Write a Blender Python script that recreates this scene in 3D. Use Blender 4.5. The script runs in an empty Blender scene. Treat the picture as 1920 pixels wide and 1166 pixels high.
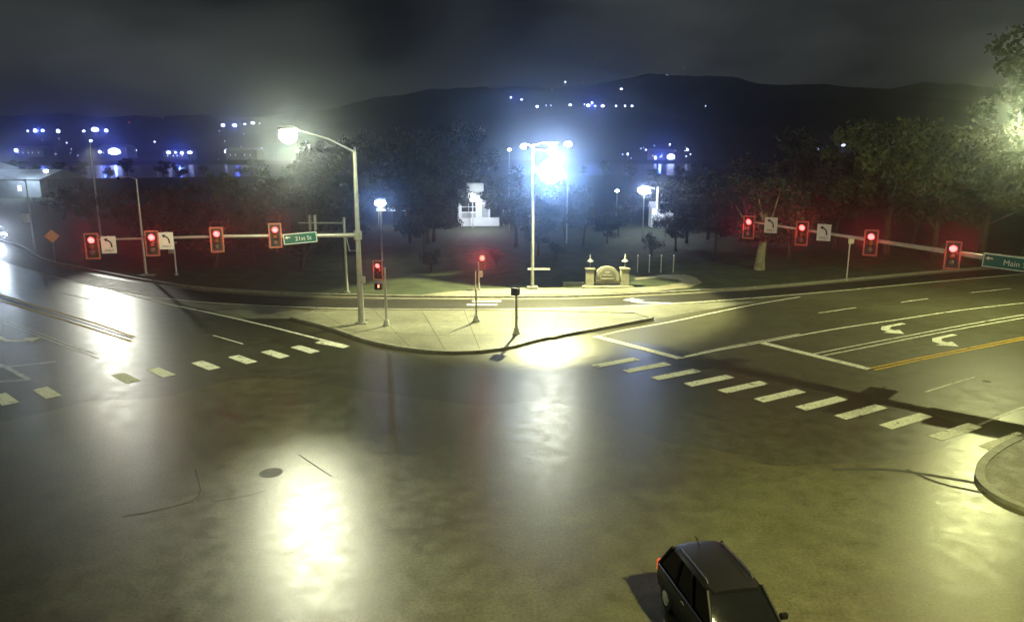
import bpy, bmesh, math, random
from mathutils import Vector, Matrix
random.seed(7)
R = math.radians
S = bpy.context.scene
C = S.collection

# ------------------------------------------------------------------ camera, world, exposure
H = 11.5                                   # the traffic camera looks from a mast 11.5 m up
TILT = math.atan(298 / 1400)
cam = bpy.data.objects.new('camera', bpy.data.cameras.new('camera'))
C.objects.link(cam)
cam.location = (0, 0, H)
cam.rotation_euler = (math.pi / 2 - TILT, 0, 0)
cam.data.lens = 1400 / 1920 * 36
cam.data.sensor_width = 36
cam.data.clip_start = 0.3
cam.data.clip_end = 9000
S.camera = cam

W = bpy.data.worlds.new('World')
S.world = W
W.use_nodes = True
wn, wl = W.node_tree.nodes, W.node_tree.links
wn.clear()
w_out = wn.new('ShaderNodeOutputWorld')
w_bg = wn.new('ShaderNodeBackground')
w_sky = wn.new('ShaderNodeTexSky')
w_sky.sky_type = 'NISHITA'
w_sky.sun_disc = False
w_sky.sun_elevation = R(-9)
w_sky.sun_rotation = R(200)
w_tc = wn.new('ShaderNodeTexCoord')
w_no = wn.new('ShaderNodeTexNoise')
w_no.inputs['Scale'].default_value = 2.6
w_no.inputs['Detail'].default_value = 5
w_map = wn.new('ShaderNodeMapping')
w_map.inputs['Scale'].default_value = (1, 1, 2.4)
w_map.inputs['Location'].default_value = (3.1, 1.7, 0.6)
w_cr = wn.new('ShaderNodeValToRGB')        # town-lit low cloud over a night sky
w_cr.color_ramp.elements[0].position = 0.40
w_cr.color_ramp.elements[0].color = (0.1, 0.1, 0.11, 1)
w_cr.color_ramp.elements[1].position = 0.66
w_cr.color_ramp.elements[1].color = (5.0, 5.5, 5.2, 1)
w_mix = wn.new('ShaderNodeMix')
w_mix.data_type = 'RGBA'
w_mix.inputs[0].default_value = 0.8
wl.new(w_tc.outputs['Generated'], w_map.inputs['Vector'])
wl.new(w_map.outputs[0], w_no.inputs['Vector'])
wl.new(w_no.outputs['Fac'], w_cr.inputs['Fac'])
wl.new(w_sky.outputs[0], w_mix.inputs[6])
wl.new(w_cr.outputs['Color'], w_mix.inputs[7])
wl.new(w_mix.outputs[2], w_bg.inputs['Color'])
w_bg.inputs['Strength'].default_value = 0.0155
wl.new(w_bg.outputs[0], w_out.inputs['Surface'])

S.view_settings.view_transform = 'Standard'
S.view_settings.look = 'None'
S.view_settings.exposure = 0
S.view_settings.gamma = 1
S.render.engine = 'CYCLES'
S.cycles.use_denoising = True
S.cycles.use_adaptive_sampling = False
S.cycles.max_bounces = 6
S.cycles.volume_bounces = 0
S.cycles.sample_clamp_indirect = 4
S.cycles.caustics_reflective = False
S.cycles.caustics_refractive = False

# ------------------------------------------------------------------ geometry helpers
ct, st = math.cos(TILT), math.sin(TILT)

def G(u, v, z=0.0):
    """the place at height z seen along one line of sight of the photograph"""
    x = (u - 960) / 1400
    y = -(v - 583) / 1400
    d = Vector((x, ct + y * st, -st + y * ct))
    k = (z - H) / d.z
    return Vector((d.x * k, d.y * k, z))

def at(u, v, Y):
    """the place at distance Y ahead seen along one line of sight"""
    x = (u - 960) / 1400
    y = -(v - 583) / 1400
    d = Vector((x, ct + y * st, -st + y * ct))
    k = Y / d.y
    return Vector((d.x * k, Y, H + d.z * k))

def ztop(p, v):
    yc = -(v - 583) / 1400
    return H + p.y * (yc * ct - st) / (ct + yc * st)

class MB:
    def __init__(s):
        s.v, s.f, s.m = [], [], []
    def poly(s, pts, mi=0):
        i = len(s.v)
        s.v += [tuple(p) for p in pts]
        s.f.append(tuple(range(i, i + len(pts))))
        s.m.append(mi)
    def box(s, c, size, rz=0, mi=0, M=None):
        cx, cy, cz = c
        a, b, h = size[0] / 2, size[1] / 2, size[2] / 2
        i = len(s.v)
        cr, sr = math.cos(rz), math.sin(rz)
        for dx, dy, dz in ((-a, -b, -h), (a, -b, -h), (a, b, -h), (-a, b, -h), (-a, -b, h), (a, -b, h), (a, b, h), (-a, b, h)):
            p = Vector((cx + dx * cr - dy * sr, cy + dx * sr + dy * cr, cz + dz))
            if M: p = M @ p
            s.v.append(tuple(p))
        for q in ((0, 3, 2, 1), (4, 5, 6, 7), (0, 1, 5, 4), (1, 2, 6, 5), (2, 3, 7, 6), (3, 0, 4, 7)):
            s.f.append(tuple(i + k for k in q)); s.m.append(mi)
    def tube(s, pts, rad, n=10, mi=0, cap=True):
        pts = [Vector(p) for p in pts]
        if not hasattr(rad, '__len__'): rad = [rad] * len(pts)
        rings = []
        for k, p in enumerate(pts):
            t = (pts[min(k + 1, len(pts) - 1)] - pts[max(k - 1, 0)]).normalized()
            a = t.cross(Vector((0, 0, 1)))
            if a.length < 1e-3: a = Vector((1, 0, 0))
            a.normalize(); b = t.cross(a).normalized()
            i = len(s.v)
            for j in range(n):
                w = 2 * math.pi * j / n
                s.v.append(tuple(p + (a * math.cos(w) + b * math.sin(w)) * rad[k]))
            rings.append(i)
        for r0, r1 in zip(rings, rings[1:]):
            for j in range(n):
                s.f.append((r0 + j, r0 + (j + 1) % n, r1 + (j + 1) % n, r1 + j)); s.m.append(mi)
        if cap:
            s.f.append(tuple(rings[0] + j for j in reversed(range(n)))); s.m.append(mi)
            s.f.append(tuple(rings[-1] + j for j in range(n))); s.m.append(mi)
    def lathe(s, c, prof, n=14, axis='z', mi=0):
        rings = []
        for r, h in prof:
            i = len(s.v)
            for j in range(n):
                w = 2 * math.pi * j / n
                if axis == 'z': q = (c[0] + r * math.cos(w), c[1] + r * math.sin(w), c[2] + h)
                elif axis == 'y': q = (c[0] + r * math.cos(w), c[1] + h, c[2] + r * math.sin(w))
                else: q = (c[0] + h, c[1] + r * math.cos(w), c[2] + r * math.sin(w))
                s.v.append(q)
            rings.append(i)
        for r0, r1 in zip(rings, rings[1:]):
            for j in range(n):
                s.f.append((r0 + j, r0 + (j + 1) % n, r1 + (j + 1) % n, r1 + j)); s.m.append(mi)
        s.f.append(tuple(rings[0] + j for j in range(n))); s.m.append(mi)
        s.f.append(tuple(rings[-1] + j for j in range(n))); s.m.append(mi)
    def prism(s, outline, z0, z1, mi=0):
        n = len(outline); i = len(s.v)
        for z in (z0, z1):
            for p in outline: s.v.append((p[0], p[1], z))
        for j in range(n):
            s.f.append((i + j, i + (j + 1) % n, i + n + (j + 1) % n, i + n + j)); s.m.append(mi)
        from mathutils.geometry import tessellate_polygon
        for t in tessellate_polygon([[Vector((p[0], p[1], 0)) for p in outline]]):
            s.f.append(tuple(i + n + k for k in t)); s.m.append(mi)
    def flat(s, outline, z, mi=0):
        i = len(s.v)
        for p in outline: s.v.append((p[0], p[1], z))
        from mathutils.geometry import tessellate_polygon
        for t in tessellate_polygon([[Vector((p[0], p[1], 0)) for p in outline]]):
            a, b, c = (Vector(s.v[i + k]) for k in t)
            if (b - a).cross(c - a).z < 0: t = (t[0], t[2], t[1])
            s.f.append(tuple(i + k for k in t)); s.m.append(mi)
    def strip(s, line, w, z, mi=0):
        """flat painted line along a ground polyline"""
        L, Rr = offset(line, w / 2), offset(line, -w / 2)
        for k in range(len(line) - 1):
            s.poly([(*Rr[k], z), (*Rr[k + 1], z), (*L[k + 1], z), (*L[k], z)], mi)
    def bar(s, line, w, z0, z1, mi=0):
        """kerb-like solid along a ground polyline"""
        L, Rr = offset(line, w / 2), offset(line, -w / 2)
        n = len(line); i = len(s.v)
        for k in range(n):
            s.v += [(*L[k], z0), (*Rr[k], z0), (*Rr[k], z1), (*L[k], z1)]
        for k in range(n - 1):
            a, b = i + 4 * k, i + 4 * k + 4
            for q in range(4):
                s.f.append((a + q, a + (q + 1) % 4, b + (q + 1) % 4, b + q)); s.m.append(mi)
        s.f.append((i, i + 1, i + 2, i + 3)); s.m.append(mi)
        e = i + 4 * (n - 1)
        s.f.append((e + 3, e + 2, e + 1, e)); s.m.append(mi)
    def build(s, name, mats, parent=None, smooth=False, loc=None, fix=True, bevel=0):
        me = bpy.data.meshes.new(name)
        me.from_pydata(s.v, [], s.f)
        if not isinstance(mats, (list, tuple)): mats = [mats]
        for m in mats: me.materials.append(m)
        me.polygons.foreach_set('material_index', s.m)
        if fix:
            bm = bmesh.new(); bm.from_mesh(me)
            bmesh.ops.recalc_face_normals(bm, faces=bm.faces)
            if bevel: bmesh.ops.bevel(bm, geom=bm.edges, offset=bevel, segments=2, affect='EDGES', clamp_overlap=True)
            bm.to_mesh(me); bm.free()
        if smooth:
            me.polygons.foreach_set('use_smooth', [True] * len(me.polygons))
            try: me.set_sharp_from_angle(angle=R(38))
            except Exception: pass
        o = bpy.data.objects.new(name, me)
        C.objects.link(o)
        if loc is not None: o.location = loc
        if parent: o.parent = parent
        return o

def offset(line, d):
    out = []
    n = len(line)
    for k in range(n):
        a = Vector(line[max(k - 1, 0)][:2]); b = Vector(line[min(k + 1, n - 1)][:2])
        t = (b - a).normalized()
        out.append((line[k][0] - t.y * d, line[k][1] + t.x * d))
    return out

def smoothline(pts, sub=6):
    """Catmull-Rom through 2-D points"""
    P = [Vector(p[:2]) for p in pts]
    P = [P[0] * 2 - P[1]] + P + [P[-1] * 2 - P[-2]]
    out = []
    for k in range(1, len(P) - 2):
        for j in range(sub):
            t = j / sub
            a, b, c, d = P[k - 1:k + 3]
            out.append(0.5 * (2 * b + (c - a) * t + (2 * a - 5 * b + 4 * c - d) * t * t + (3 * b - a - 3 * c + d) * t ** 3))
    out.append(P[-2])
    return out

def gl(pix, sub=0):
    g = [G(*p) for p in pix]
    return smoothline(g, sub) if sub else [Vector(q[:2]) for q in g]

def tag(o, label=None, cat=None, group=None, kind=None):
    if label: o['label'] = label
    if cat: o['category'] = cat
    if group: o['group'] = group
    if kind: o['kind'] = kind
    return o

def thing(name, label, cat, loc=(0, 0, 0), rz=0, group=None):
    o = bpy.data.objects.new(name, None)
    o.empty_display_size = 0.3
    C.objects.link(o)
    o.location = loc; o.rotation_euler = (0, 0, rz)
    return tag(o, label, cat, group)

def copy_tree(o, parent=None):
    c = o.copy(); C.objects.link(c)
    if parent: c.parent = parent
    for ch in list(o.children): copy_tree(ch, c)
    return c

def struct(o):
    o['kind'] = 'structure'
    return o

def text_mesh(s, size, mat, name, parent, loc, rot, ext=0.004, align='CENTER'):
    cu = bpy.data.curves.new(name, 'FONT')
    cu.body = s; cu.size = size; cu.align_x = align; cu.align_y = 'CENTER'; cu.extrude = ext
    tmp = bpy.data.objects.new(name, cu); C.objects.link(tmp)
    dg = bpy.context.evaluated_depsgraph_get(); dg.update()
    me = bpy.data.meshes.new_from_object(tmp.evaluated_get(dg))
    bpy.data.objects.remove(tmp); bpy.data.curves.remove(cu)
    me.materials.clear(); me.materials.append(mat)
    o = bpy.data.objects.new(name, me); C.objects.link(o)
    o.parent = parent; o.location = loc; o.rotation_euler = rot
    return o

# ------------------------------------------------------------------ materials
def mat(name, col, rough=0.5, metal=0.0, var=0.25, scale=6.0, bump=0.0, spec=0.5, coat=0.0, bscale=None, coord='Object'):
    m = bpy.data.materials.new(name); m.use_nodes = True
    n, l = m.node_tree.nodes, m.node_tree.links
    b = n['Principled BSDF']
    b.inputs['Roughness'].default_value = rough
    b.inputs['Metallic'].default_value = metal
    b.inputs['Specular IOR Level'].default_value = spec
    b.inputs['Coat Weight'].default_value = coat
    tc = n.new('ShaderNodeTexCoord')
    no = n.new('ShaderNodeTexNoise'); no.inputs['Scale'].default_value = scale; no.inputs['Detail'].default_value = 6
    l.new(tc.outputs[coord], no.inputs['Vector'])
    cr = n.new('ShaderNodeValToRGB')
    cr.color_ramp.elements[0].position = 0.3; cr.color_ramp.elements[1].position = 0.7
    cr.color_ramp.elements[0].color = (*[c * (1 - var) for c in col], 1)
    cr.color_ramp.elements[1].color = (*[min(1, c * (1 + var)) for c in col], 1)
    l.new(no.outputs['Fac'], cr.inputs['Fac']); l.new(cr.outputs['Color'], b.inputs['Base Color'])
    if bump:
        nb = n.new('ShaderNodeTexNoise'); nb.inputs['Scale'].default_value = bscale or scale * 6; nb.inputs['Detail'].default_value = 4
        l.new(tc.outputs[coord], nb.inputs['Vector'])
        bp = n.new('ShaderNodeBump'); bp.inputs['Strength'].default_value = bump; bp.inputs['Distance'].default_value = 0.02
        l.new(nb.outputs['Fac'], bp.inputs['Height']); l.new(bp.outputs['Normal'], b.inputs['Normal'])
    return m

def emis(name, col, strength, base=(0.02, 0.02, 0.02)):
    m = bpy.data.materials.new(name); m.use_nodes = True
    b = m.node_tree.nodes['Principled BSDF']
    b.inputs['Base Color'].default_value = (*base, 1)
    b.inputs['Emission Color'].default_value = (*col, 1)
    b.inputs['Emission Strength'].default_value = strength
    m.cycles.emission_sampling = 'NONE'
    return m

def wet_road(name, col, seed, r0=0.27, r1=0.43, bump=0.2, brown=None, cracks=False):
    """wet pavement: mottled colour, wetter smooth patches and grainy texture"""
    m = bpy.data.materials.new(name); m.use_nodes = True
    n, l = m.node_tree.nodes, m.node_tree.links
    b = n['Principled BSDF']; b.inputs['IOR'].default_value = 1.38
    tc = n.new('ShaderNodeTexCoord')
    mp = n.new('ShaderNodeMapping'); mp.inputs['Location'].default_value = (seed, seed * 0.7, 0)
    l.new(tc.outputs['Object'], mp.inputs['Vector'])
    def noise(sc, det=5, rough=0.55):
        q = n.new('ShaderNodeTexNoise'); q.inputs['Scale'].default_value = sc; q.inputs['Detail'].default_value = det
        q.inputs['Roughness'].default_value = rough
        l.new(mp.outputs[0], q.inputs['Vector']); return q
    big, mid, fine = noise(0.09, 4, 0.6), noise(1.3, 9, 0.75), noise(11, 6, 0.8)
    cr = n.new('ShaderNodeValToRGB'); e = cr.color_ramp.elements
    e[0].position = 0.32; e[1].position = 0.68
    br = brown or [c * f for c, f in zip(col, (0.72, 0.66, 0.6))]
    e[0].color = (*br, 1); e[1].color = (*[c * 1.15 for c in col], 1)
    l.new(big.outputs['Fac'], cr.inputs['Fac'])
    cr2 = n.new('ShaderNodeValToRGB'); cr2.color_ramp.elements[0].position = 0.25; cr2.color_ramp.elements[1].position = 0.75
    cr2.color_ramp.elements[0].color = (0.58, 0.58, 0.58, 1); cr2.color_ramp.elements[1].color = (1.3, 1.3, 1.3, 1)
    l.new(mid.outputs['Fac'], cr2.inputs['Fac'])
    mul = n.new('ShaderNodeMix'); mul.data_type = 'RGBA'; mul.blend_type = 'MULTIPLY'; mul.inputs[0].default_value = 1
    l.new(cr.outputs['Color'], mul.inputs[6]); l.new(cr2.outputs['Color'], mul.inputs[7])
    cr3 = n.new('ShaderNodeValToRGB'); cr3.color_ramp.elements[0].position = 0.3; cr3.color_ramp.elements[1].position = 0.7
    cr3.color_ramp.elements[0].color = (0.35, 0.35, 0.35, 1); cr3.color_ramp.elements[1].color = (1.65, 1.65, 1.6, 1)
    l.new(fine.outputs['Fac'], cr3.inputs['Fac'])
    mul2 = n.new('ShaderNodeMix'); mul2.data_type = 'RGBA'; mul2.blend_type = 'MULTIPLY'; mul2.inputs[0].default_value = 0.9
    l.new(mul.outputs[2], mul2.inputs[6]); l.new(cr3.outputs['Color'], mul2.inputs[7])
    out = mul2.outputs[2]
    if cracks:
        vo = n.new('ShaderNodeTexVoronoi'); vo.feature = 'DISTANCE_TO_EDGE'; vo.inputs['Scale'].default_value = 0.16
        dn = noise(0.6, 5)
        ad = n.new('ShaderNodeMix'); ad.data_type = 'VECTOR'; ad.inputs[0].default_value = 0.16
        l.new(mp.outputs[0], ad.inputs[4]); l.new(dn.outputs['Color'], ad.inputs[5])
        l.new(ad.outputs[1], vo.inputs['Vector'])
        cc = n.new('ShaderNodeValToRGB'); cc.color_ramp.elements[0].position = 0.0; cc.color_ramp.elements[1].position = 0.008
        cc.color_ramp.elements[0].color = (0.45, 0.45, 0.45, 1); cc.color_ramp.elements[1].color = (1, 1, 1, 1)
        l.new(vo.outputs['Distance'], cc.inputs['Fac'])
        mul3 = n.new('ShaderNodeMix'); mul3.data_type = 'RGBA'; mul3.blend_type = 'MULTIPLY'; mul3.inputs[0].default_value = 1
        l.new(out, mul3.inputs[6]); l.new(cc.outputs['Color'], mul3.inputs[7]); out = mul3.outputs[2]
    l.new(out, b.inputs['Base Color'])
    rr = n.new('ShaderNodeMapRange'); rr.inputs['From Min'].default_value = 0.3; rr.inputs['From Max'].default_value = 0.7
    rr.inputs['To Min'].default_value = r0; rr.inputs['To Max'].default_value = r1
    l.new(mid.outputs['Fac'], rr.inputs['Value']); l.new(rr.outputs[0], b.inputs['Roughness'])
    bp = n.new('ShaderNodeBump'); bp.inputs['Strength'].default_value = bump; bp.inputs['Distance'].default_value = 0.02
    l.new(fine.outputs['Fac'], bp.inputs['Height']); l.new(bp.outputs['Normal'], b.inputs['Normal'])
    return m

M = {}
M['asphalt'] = wet_road('wet_asphalt', (0.105, 0.106, 0.062), 3.0, brown=(0.062, 0.052, 0.032))
M['asphalt_side'] = wet_road('side_road_asphalt', (0.095, 0.093, 0.06), 11.0, 0.42, 0.6)
M['slip'] = wet_road('slip_lane_asphalt', (0.034, 0.033, 0.026), 17.0, 0.5, 0.7)
M['patch'] = wet_road('pavement_patch', (0.06, 0.043, 0.032), 23.0, 0.4, 0.65)
def worn_paint(name, col, road, amount):
    m = mat(name, col, 0.5, var=0.25, scale=9)
    n, l = m.node_tree.nodes, m.node_tree.links
    b = n['Principled BSDF']; src = b.inputs['Base Color'].links[0].from_socket
    tc = n.new('ShaderNodeTexCoord')
    a = n.new('ShaderNodeTexNoise'); a.inputs['Scale'].default_value = 2.2; a.inputs['Detail'].default_value = 9; a.inputs['Roughness'].default_value = 0.72
    l.new(tc.outputs['Object'], a.inputs['Vector'])
    r = n.new('ShaderNodeMapRange'); r.inputs['From Min'].default_value = amount - 0.06; r.inputs['From Max'].default_value = amount + 0.04
    l.new(a.outputs['Fac'], r.inputs['Value'])
    x = n.new('ShaderNodeMix'); x.data_type = 'RGBA'; x.inputs[6].default_value = (*road, 1)
    l.new(r.outputs[0], x.inputs[0]); l.new(src, x.inputs[7]); l.new(x.outputs[2], b.inputs['Base Color'])
    return m
M['paint'] = worn_paint('white_road_paint', (0.74, 0.74, 0.64), (0.14, 0.14, 0.1), 0.41)
M['yellow'] = worn_paint('yellow_road_paint', (0.68, 0.42, 0.03), (0.16, 0.12, 0.05), 0.40)
for k in ('yellow', 'paint'):
    M[k].node_tree.nodes['Principled BSDF'].inputs['Roughness'].default_value = 0.75
    M[k].node_tree.nodes['Principled BSDF'].inputs['Specular IOR Level'].default_value = 0.2
M['seam'] = mat('tar_seam', (0.032, 0.031, 0.022), 0.7, var=0.3, scale=3)
M['concrete'] = wet_road('island_concrete', (0.235, 0.235, 0.185), 5.0, 0.4, 0.7, brown=(0.12, 0.115, 0.085), cracks=False)
M['walk'] = wet_road('path_concrete', (0.2, 0.195, 0.16), 9.0, 0.45, 0.75, cracks=False)
M['kerb'] = mat('kerb_concrete', (0.2, 0.195, 0.16), 0.6, var=0.3, scale=2.5, bump=0.2)
M['paint_worn'] = mat('worn_white_paint', (0.36, 0.36, 0.3), 0.5, var=0.4, scale=3)
M['grass'] = mat('park_grass', (0.03, 0.04, 0.017), 0.9, var=0.5, scale=0.6, bump=0.6, bscale=18)
M['hill'] = mat('dry_hill_grass', (0.06, 0.058, 0.045), 0.95, var=0.4, scale=0.01, bump=0.2, bscale=0.3)
M['galv'] = mat('galvanised_steel', (0.42, 0.42, 0.4), 0.42, 0.55, var=0.15, scale=4)
M['steel'] = mat('painted_steel', (0.34, 0.34, 0.31), 0.5, 0.2, var=0.2, scale=3)
M['black'] = mat('black_polycarbonate', (0.012, 0.012, 0.012), 0.5, var=0.2)
M['border'] = mat('red_lit_border_tape', (0.34, 0.12, 0.06), 0.5, var=0.06)  # yellow tape reddened, the red lens glow put into its colour
M['amber_off'] = mat('unlit_amber_lens', (0.22, 0.1, 0.02), 0.25, var=0.1)
M['green_off'] = mat('unlit_green_lens', (0.12, 0.14, 0.09), 0.2, var=0.1)
M['white'] = mat('white_sign_sheeting', (0.62, 0.64, 0.62), 0.5, var=0.05)
M['green'] = mat('green_sign_sheeting', (0.0, 0.10, 0.085), 0.45, var=0.08)
M['orange'] = mat('orange_sign_sheeting', (0.85, 0.3, 0.03), 0.5, var=0.06)
M['stone'] = mat('tan_stone', (0.21, 0.2, 0.15), 0.75, var=0.25, scale=2.5, bump=0.3)
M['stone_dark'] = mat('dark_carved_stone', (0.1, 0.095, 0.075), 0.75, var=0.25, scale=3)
M['bark'] = mat('tree_bark', (0.045, 0.036, 0.026), 0.9, var=0.4, scale=3, bump=0.6)
M['pale_bark'] = mat('pale_tree_bark', (0.2, 0.19, 0.11), 0.85, var=0.4, scale=2, bump=0.5)
M['leaf'] = mat('leaves', (0.020, 0.031, 0.010), 0.7, var=0.55, scale=0.35)
M['leaf2'] = mat('yellowing_leaves', (0.042, 0.05, 0.010), 0.7, var=0.5, scale=0.35)
M['leaf3'] = mat('dark_leaves', (0.016, 0.022, 0.010), 0.7, var=0.5, scale=0.35)
M['wall_white'] = mat('white_painted_wall', (0.66, 0.68, 0.7), 0.7, var=0.06, scale=1)
M['wall_grey'] = mat('grey_block_wall', (0.3, 0.31, 0.32), 0.8, var=0.15, scale=0.6)
M['roof_grey'] = mat('pale_metal_roof', (0.42, 0.44, 0.46), 0.5, 0.2, var=0.15, scale=0.4)
M['glass'] = mat('dark_window_glass', (0.012, 0.013, 0.016), 0.03, var=0.1, spec=0.3)
M['car_glass'] = mat('car_window_glass', (0.006, 0.006, 0.008), 0.02, var=0.1, spec=0.12)
M['car_paint'] = mat('near_black_car_paint', (0.008, 0.0075, 0.01), 0.42, 0.0, var=0.05, coat=0.0, spec=0.16)
M['car_white'] = mat('white_car_paint', (0.68, 0.69, 0.72), 0.3, var=0.03, coat=0.6)
M['car_silver'] = mat('silver_car_paint', (0.35, 0.36, 0.38), 0.3, 0.5, var=0.04, coat=0.6)
M['chrome'] = mat('bright_trim', (0.75, 0.75, 0.78), 0.15, 1.0, var=0.03)
M['tyre'] = mat('tyre_rubber', (0.015, 0.015, 0.015), 0.8, var=0.2)
M['tail'] = mat('red_tail_lens', (0.3, 0.01, 0.01), 0.2, var=0.05)
M['red_lit'] = emis('lit_red_lens', (1.0, 0.055, 0.05), 10)
M['red_hot'] = emis('bright_red_lens', (1.0, 0.06, 0.045), 9)
M['lens_white'] = emis('lit_white_lens', (0.92, 1.0, 0.95), 60)
M['lens_green'] = emis('lit_street_lens', (0.95, 1.0, 0.88), 60)
M['lens_blue'] = emis('lit_blue_white_lens', (0.42, 0.5, 1.0), 7)
M['lens_far'] = emis('far_lamp_lens', (0.6, 0.66, 1.0), 5)
M['lens_dim'] = emis('far_dim_lens', (0.7, 0.75, 1.0), 0.7)
M['lens_red'] = emis('far_red_lens', (1.0, 0.1, 0.1), 0.8)
M['window_lit'] = emis('lit_window', (0.8, 0.86, 1.0), 1.6)
M['tail_lit'] = emis('lit_tail_lens', (1.0, 0.12, 0.03), 0.9)
M['head'] = emis('headlamp_lens', (0.9, 0.93, 1.0), 80)
wat = bpy.data.materials.new('river_water'); wat.use_nodes = True
_n, _l = wat.node_tree.nodes, wat.node_tree.links
_b = _n['Principled BSDF']; _b.inputs['Base Color'].default_value = (0.008, 0.011, 0.014, 1); _b.inputs['Roughness'].default_value = 0.16; _b.inputs['IOR'].default_value = 1.33
_t = _n.new('ShaderNodeTexCoord'); _no = _n.new('ShaderNodeTexNoise'); _no.inputs['Scale'].default_value = 0.25; _no.inputs['Detail'].default_value = 4
_bp = _n.new('ShaderNodeBump'); _bp.inputs['Strength'].default_value = 0.12; _bp.inputs['Distance'].default_value = 0.3
_l.new(_t.outputs['Object'], _no.inputs['Vector']); _l.new(_no.outputs['Fac'], _bp.inputs['Height']); _l.new(_bp.outputs['Normal'], _b.inputs['Normal'])
M['water'] = wat

# ------------------------------------------------------------------ lamps (most stand in the lens of a luminaire built below; others add glow and fill)
def lamp(kind, loc, power, col, size=0.25, aim=None, cone=150, blend=0.6, name='lamp_light'):
    d = bpy.data.lights.new(name, kind)
    d.energy = power; d.color = col
    d.shadow_soft_size = size
    o = bpy.data.objects.new(name, d); C.objects.link(o)
    o.location = loc
    if kind == 'SPOT':
        d.spot_size = R(cone); d.spot_blend = blend
        a = Vector(aim) - Vector(loc)
        o.rotation_euler = a.to_track_quat('-Z', 'Y').to_euler()
    return o

YEL = (1.0, 0.98, 0.44)
# ------------------------------------------------------------------ ground, river, hills
def sst(a, b, x):
    t = min(1, max(0, (x - a) / (b - a))); return t * t * (3 - 2 * t)

def hnoise(x, y):
    return (math.sin(x * 0.011 + 1.3) * math.cos(y * 0.009 + 0.4) + 0.5 * math.sin(x * 0.027 + y * 0.021) + 0.25 * math.sin(x * 0.06 - y * 0.05))

def terrain(x, y):
    r = math.hypot(x, y)
    if y <= 50: return -0.02
    az = math.degrees(math.atan2(x, y))
    amp = 74 + 84 * sst(-24, 6, az) - 30 * sst(12, 30, az)
    h = -0.02 - 2.5 * sst(385, 410, r) + 5.0 * sst(820, 850, r)
    k = sst(900, 1750, r)
    h += amp * k * (1 + 0.08 * hnoise(x * 0.5 + 200, y * 0.3) + 0.025 * hnoise(x * 2.3, y * 0.7)) + 9 * hnoise(x, y) * sst(950, 1300, r) + 3 * hnoise(x * 3.1, y * 2.7) * sst(1000, 1300, r)
    f = sst(40, 120, y)
    return h * f - 0.02 * (1 - f)

radii = [0, 15, 30, 45, 60, 80, 100, 140, 200, 280, 380, 386, 394, 402, 412, 500, 700, 815, 823, 831, 839, 847, 856, 900, 940] + [940 + 30 * k for k in range(1, 31)]
NA = 180
mb = MB()
for r in radii:
    for j in range(NA):
        a = 2 * math.pi * j / NA
        x, y = r * math.sin(a), r * math.cos(a)
        mb.v.append((x, y, terrain(x, y)))
for i in range(len(radii) - 1):
    for j in range(NA):
        a, b = i * NA + j, i * NA + (j + 1) % NA
        mb.f.append((a, b, b + NA, a + NA)); mb.m.append(1 if radii[i] > 830 else 0)
struct(mb.build('ground', [M['grass'], M['hill']], smooth=False, fix=False))
bm = bmesh.new(); bm.from_mesh(bpy.data.objects['ground'].data); bmesh.ops.recalc_face_normals(bm, faces=bm.faces)
bmesh.ops.remove_doubles(bm, verts=bm.verts, dist=0.001)
for f in bm.faces: f.smooth = True
bm.normal_update()
if sum(f.normal.z for f in bm.faces) < 0: bmesh.ops.reverse_faces(bm, faces=bm.faces)
bm.to_mesh(bpy.data.objects['ground'].data); bm.free()
mb = MB()
ring = []
for j in range(61):
    a = R(-62 + 124 * j / 60); ring.append((380 * math.sin(a), 380 * math.cos(a)))
out_r = [(848 * math.sin(R(62 - 124 * j / 60)), 848 * math.cos(R(62 - 124 * j / 60))) for j in range(61)]
for j in range(60):
    mb.poly([(*ring[j], -0.9), (*out_r[60 - j], -0.9), (*out_r[59 - j], -0.9), (*ring[j + 1], -0.9)])
struct(mb.build('river', M['water']))

# ------------------------------------------------------------------ roads
far_kerb_px = [(-330, 395), (-120, 422), (-20, 446), (40, 463), (78, 486), (120, 497), (200, 513), (270, 526), (350, 538), (430, 545), (520, 550), (620, 554), (760, 557), (900, 558), (1000, 558), (1100, 556), (1200, 552), (1300, 547), (1420, 540), (1560, 528), (1700, 515), (1830, 504), (1920, 496), (2150, 474)]
fk = gl(far_kerb_px, 4)
mb = MB()
mb.flat([tuple(p) for p in fk] + [(110, 40), (95, -25), (-95, -25), (-140, 60)], 0.0)
struct(mb.build('road', M['asphalt']))
# darker sheet laid round the paler middle of the junction
M['apron'] = wet_road('darker_road_sheet', (0.066, 0.066, 0.045), 29.0, 0.3, 0.46)
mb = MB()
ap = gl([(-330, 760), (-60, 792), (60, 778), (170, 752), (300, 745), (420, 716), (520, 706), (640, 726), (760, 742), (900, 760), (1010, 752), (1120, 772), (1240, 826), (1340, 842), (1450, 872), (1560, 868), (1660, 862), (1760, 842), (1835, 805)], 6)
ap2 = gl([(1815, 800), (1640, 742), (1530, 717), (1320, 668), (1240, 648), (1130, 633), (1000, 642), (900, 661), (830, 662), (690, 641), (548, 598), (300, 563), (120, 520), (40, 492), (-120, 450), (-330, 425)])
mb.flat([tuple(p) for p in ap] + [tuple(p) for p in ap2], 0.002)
struct(mb.build('approach_road', M['apron']))
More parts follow.
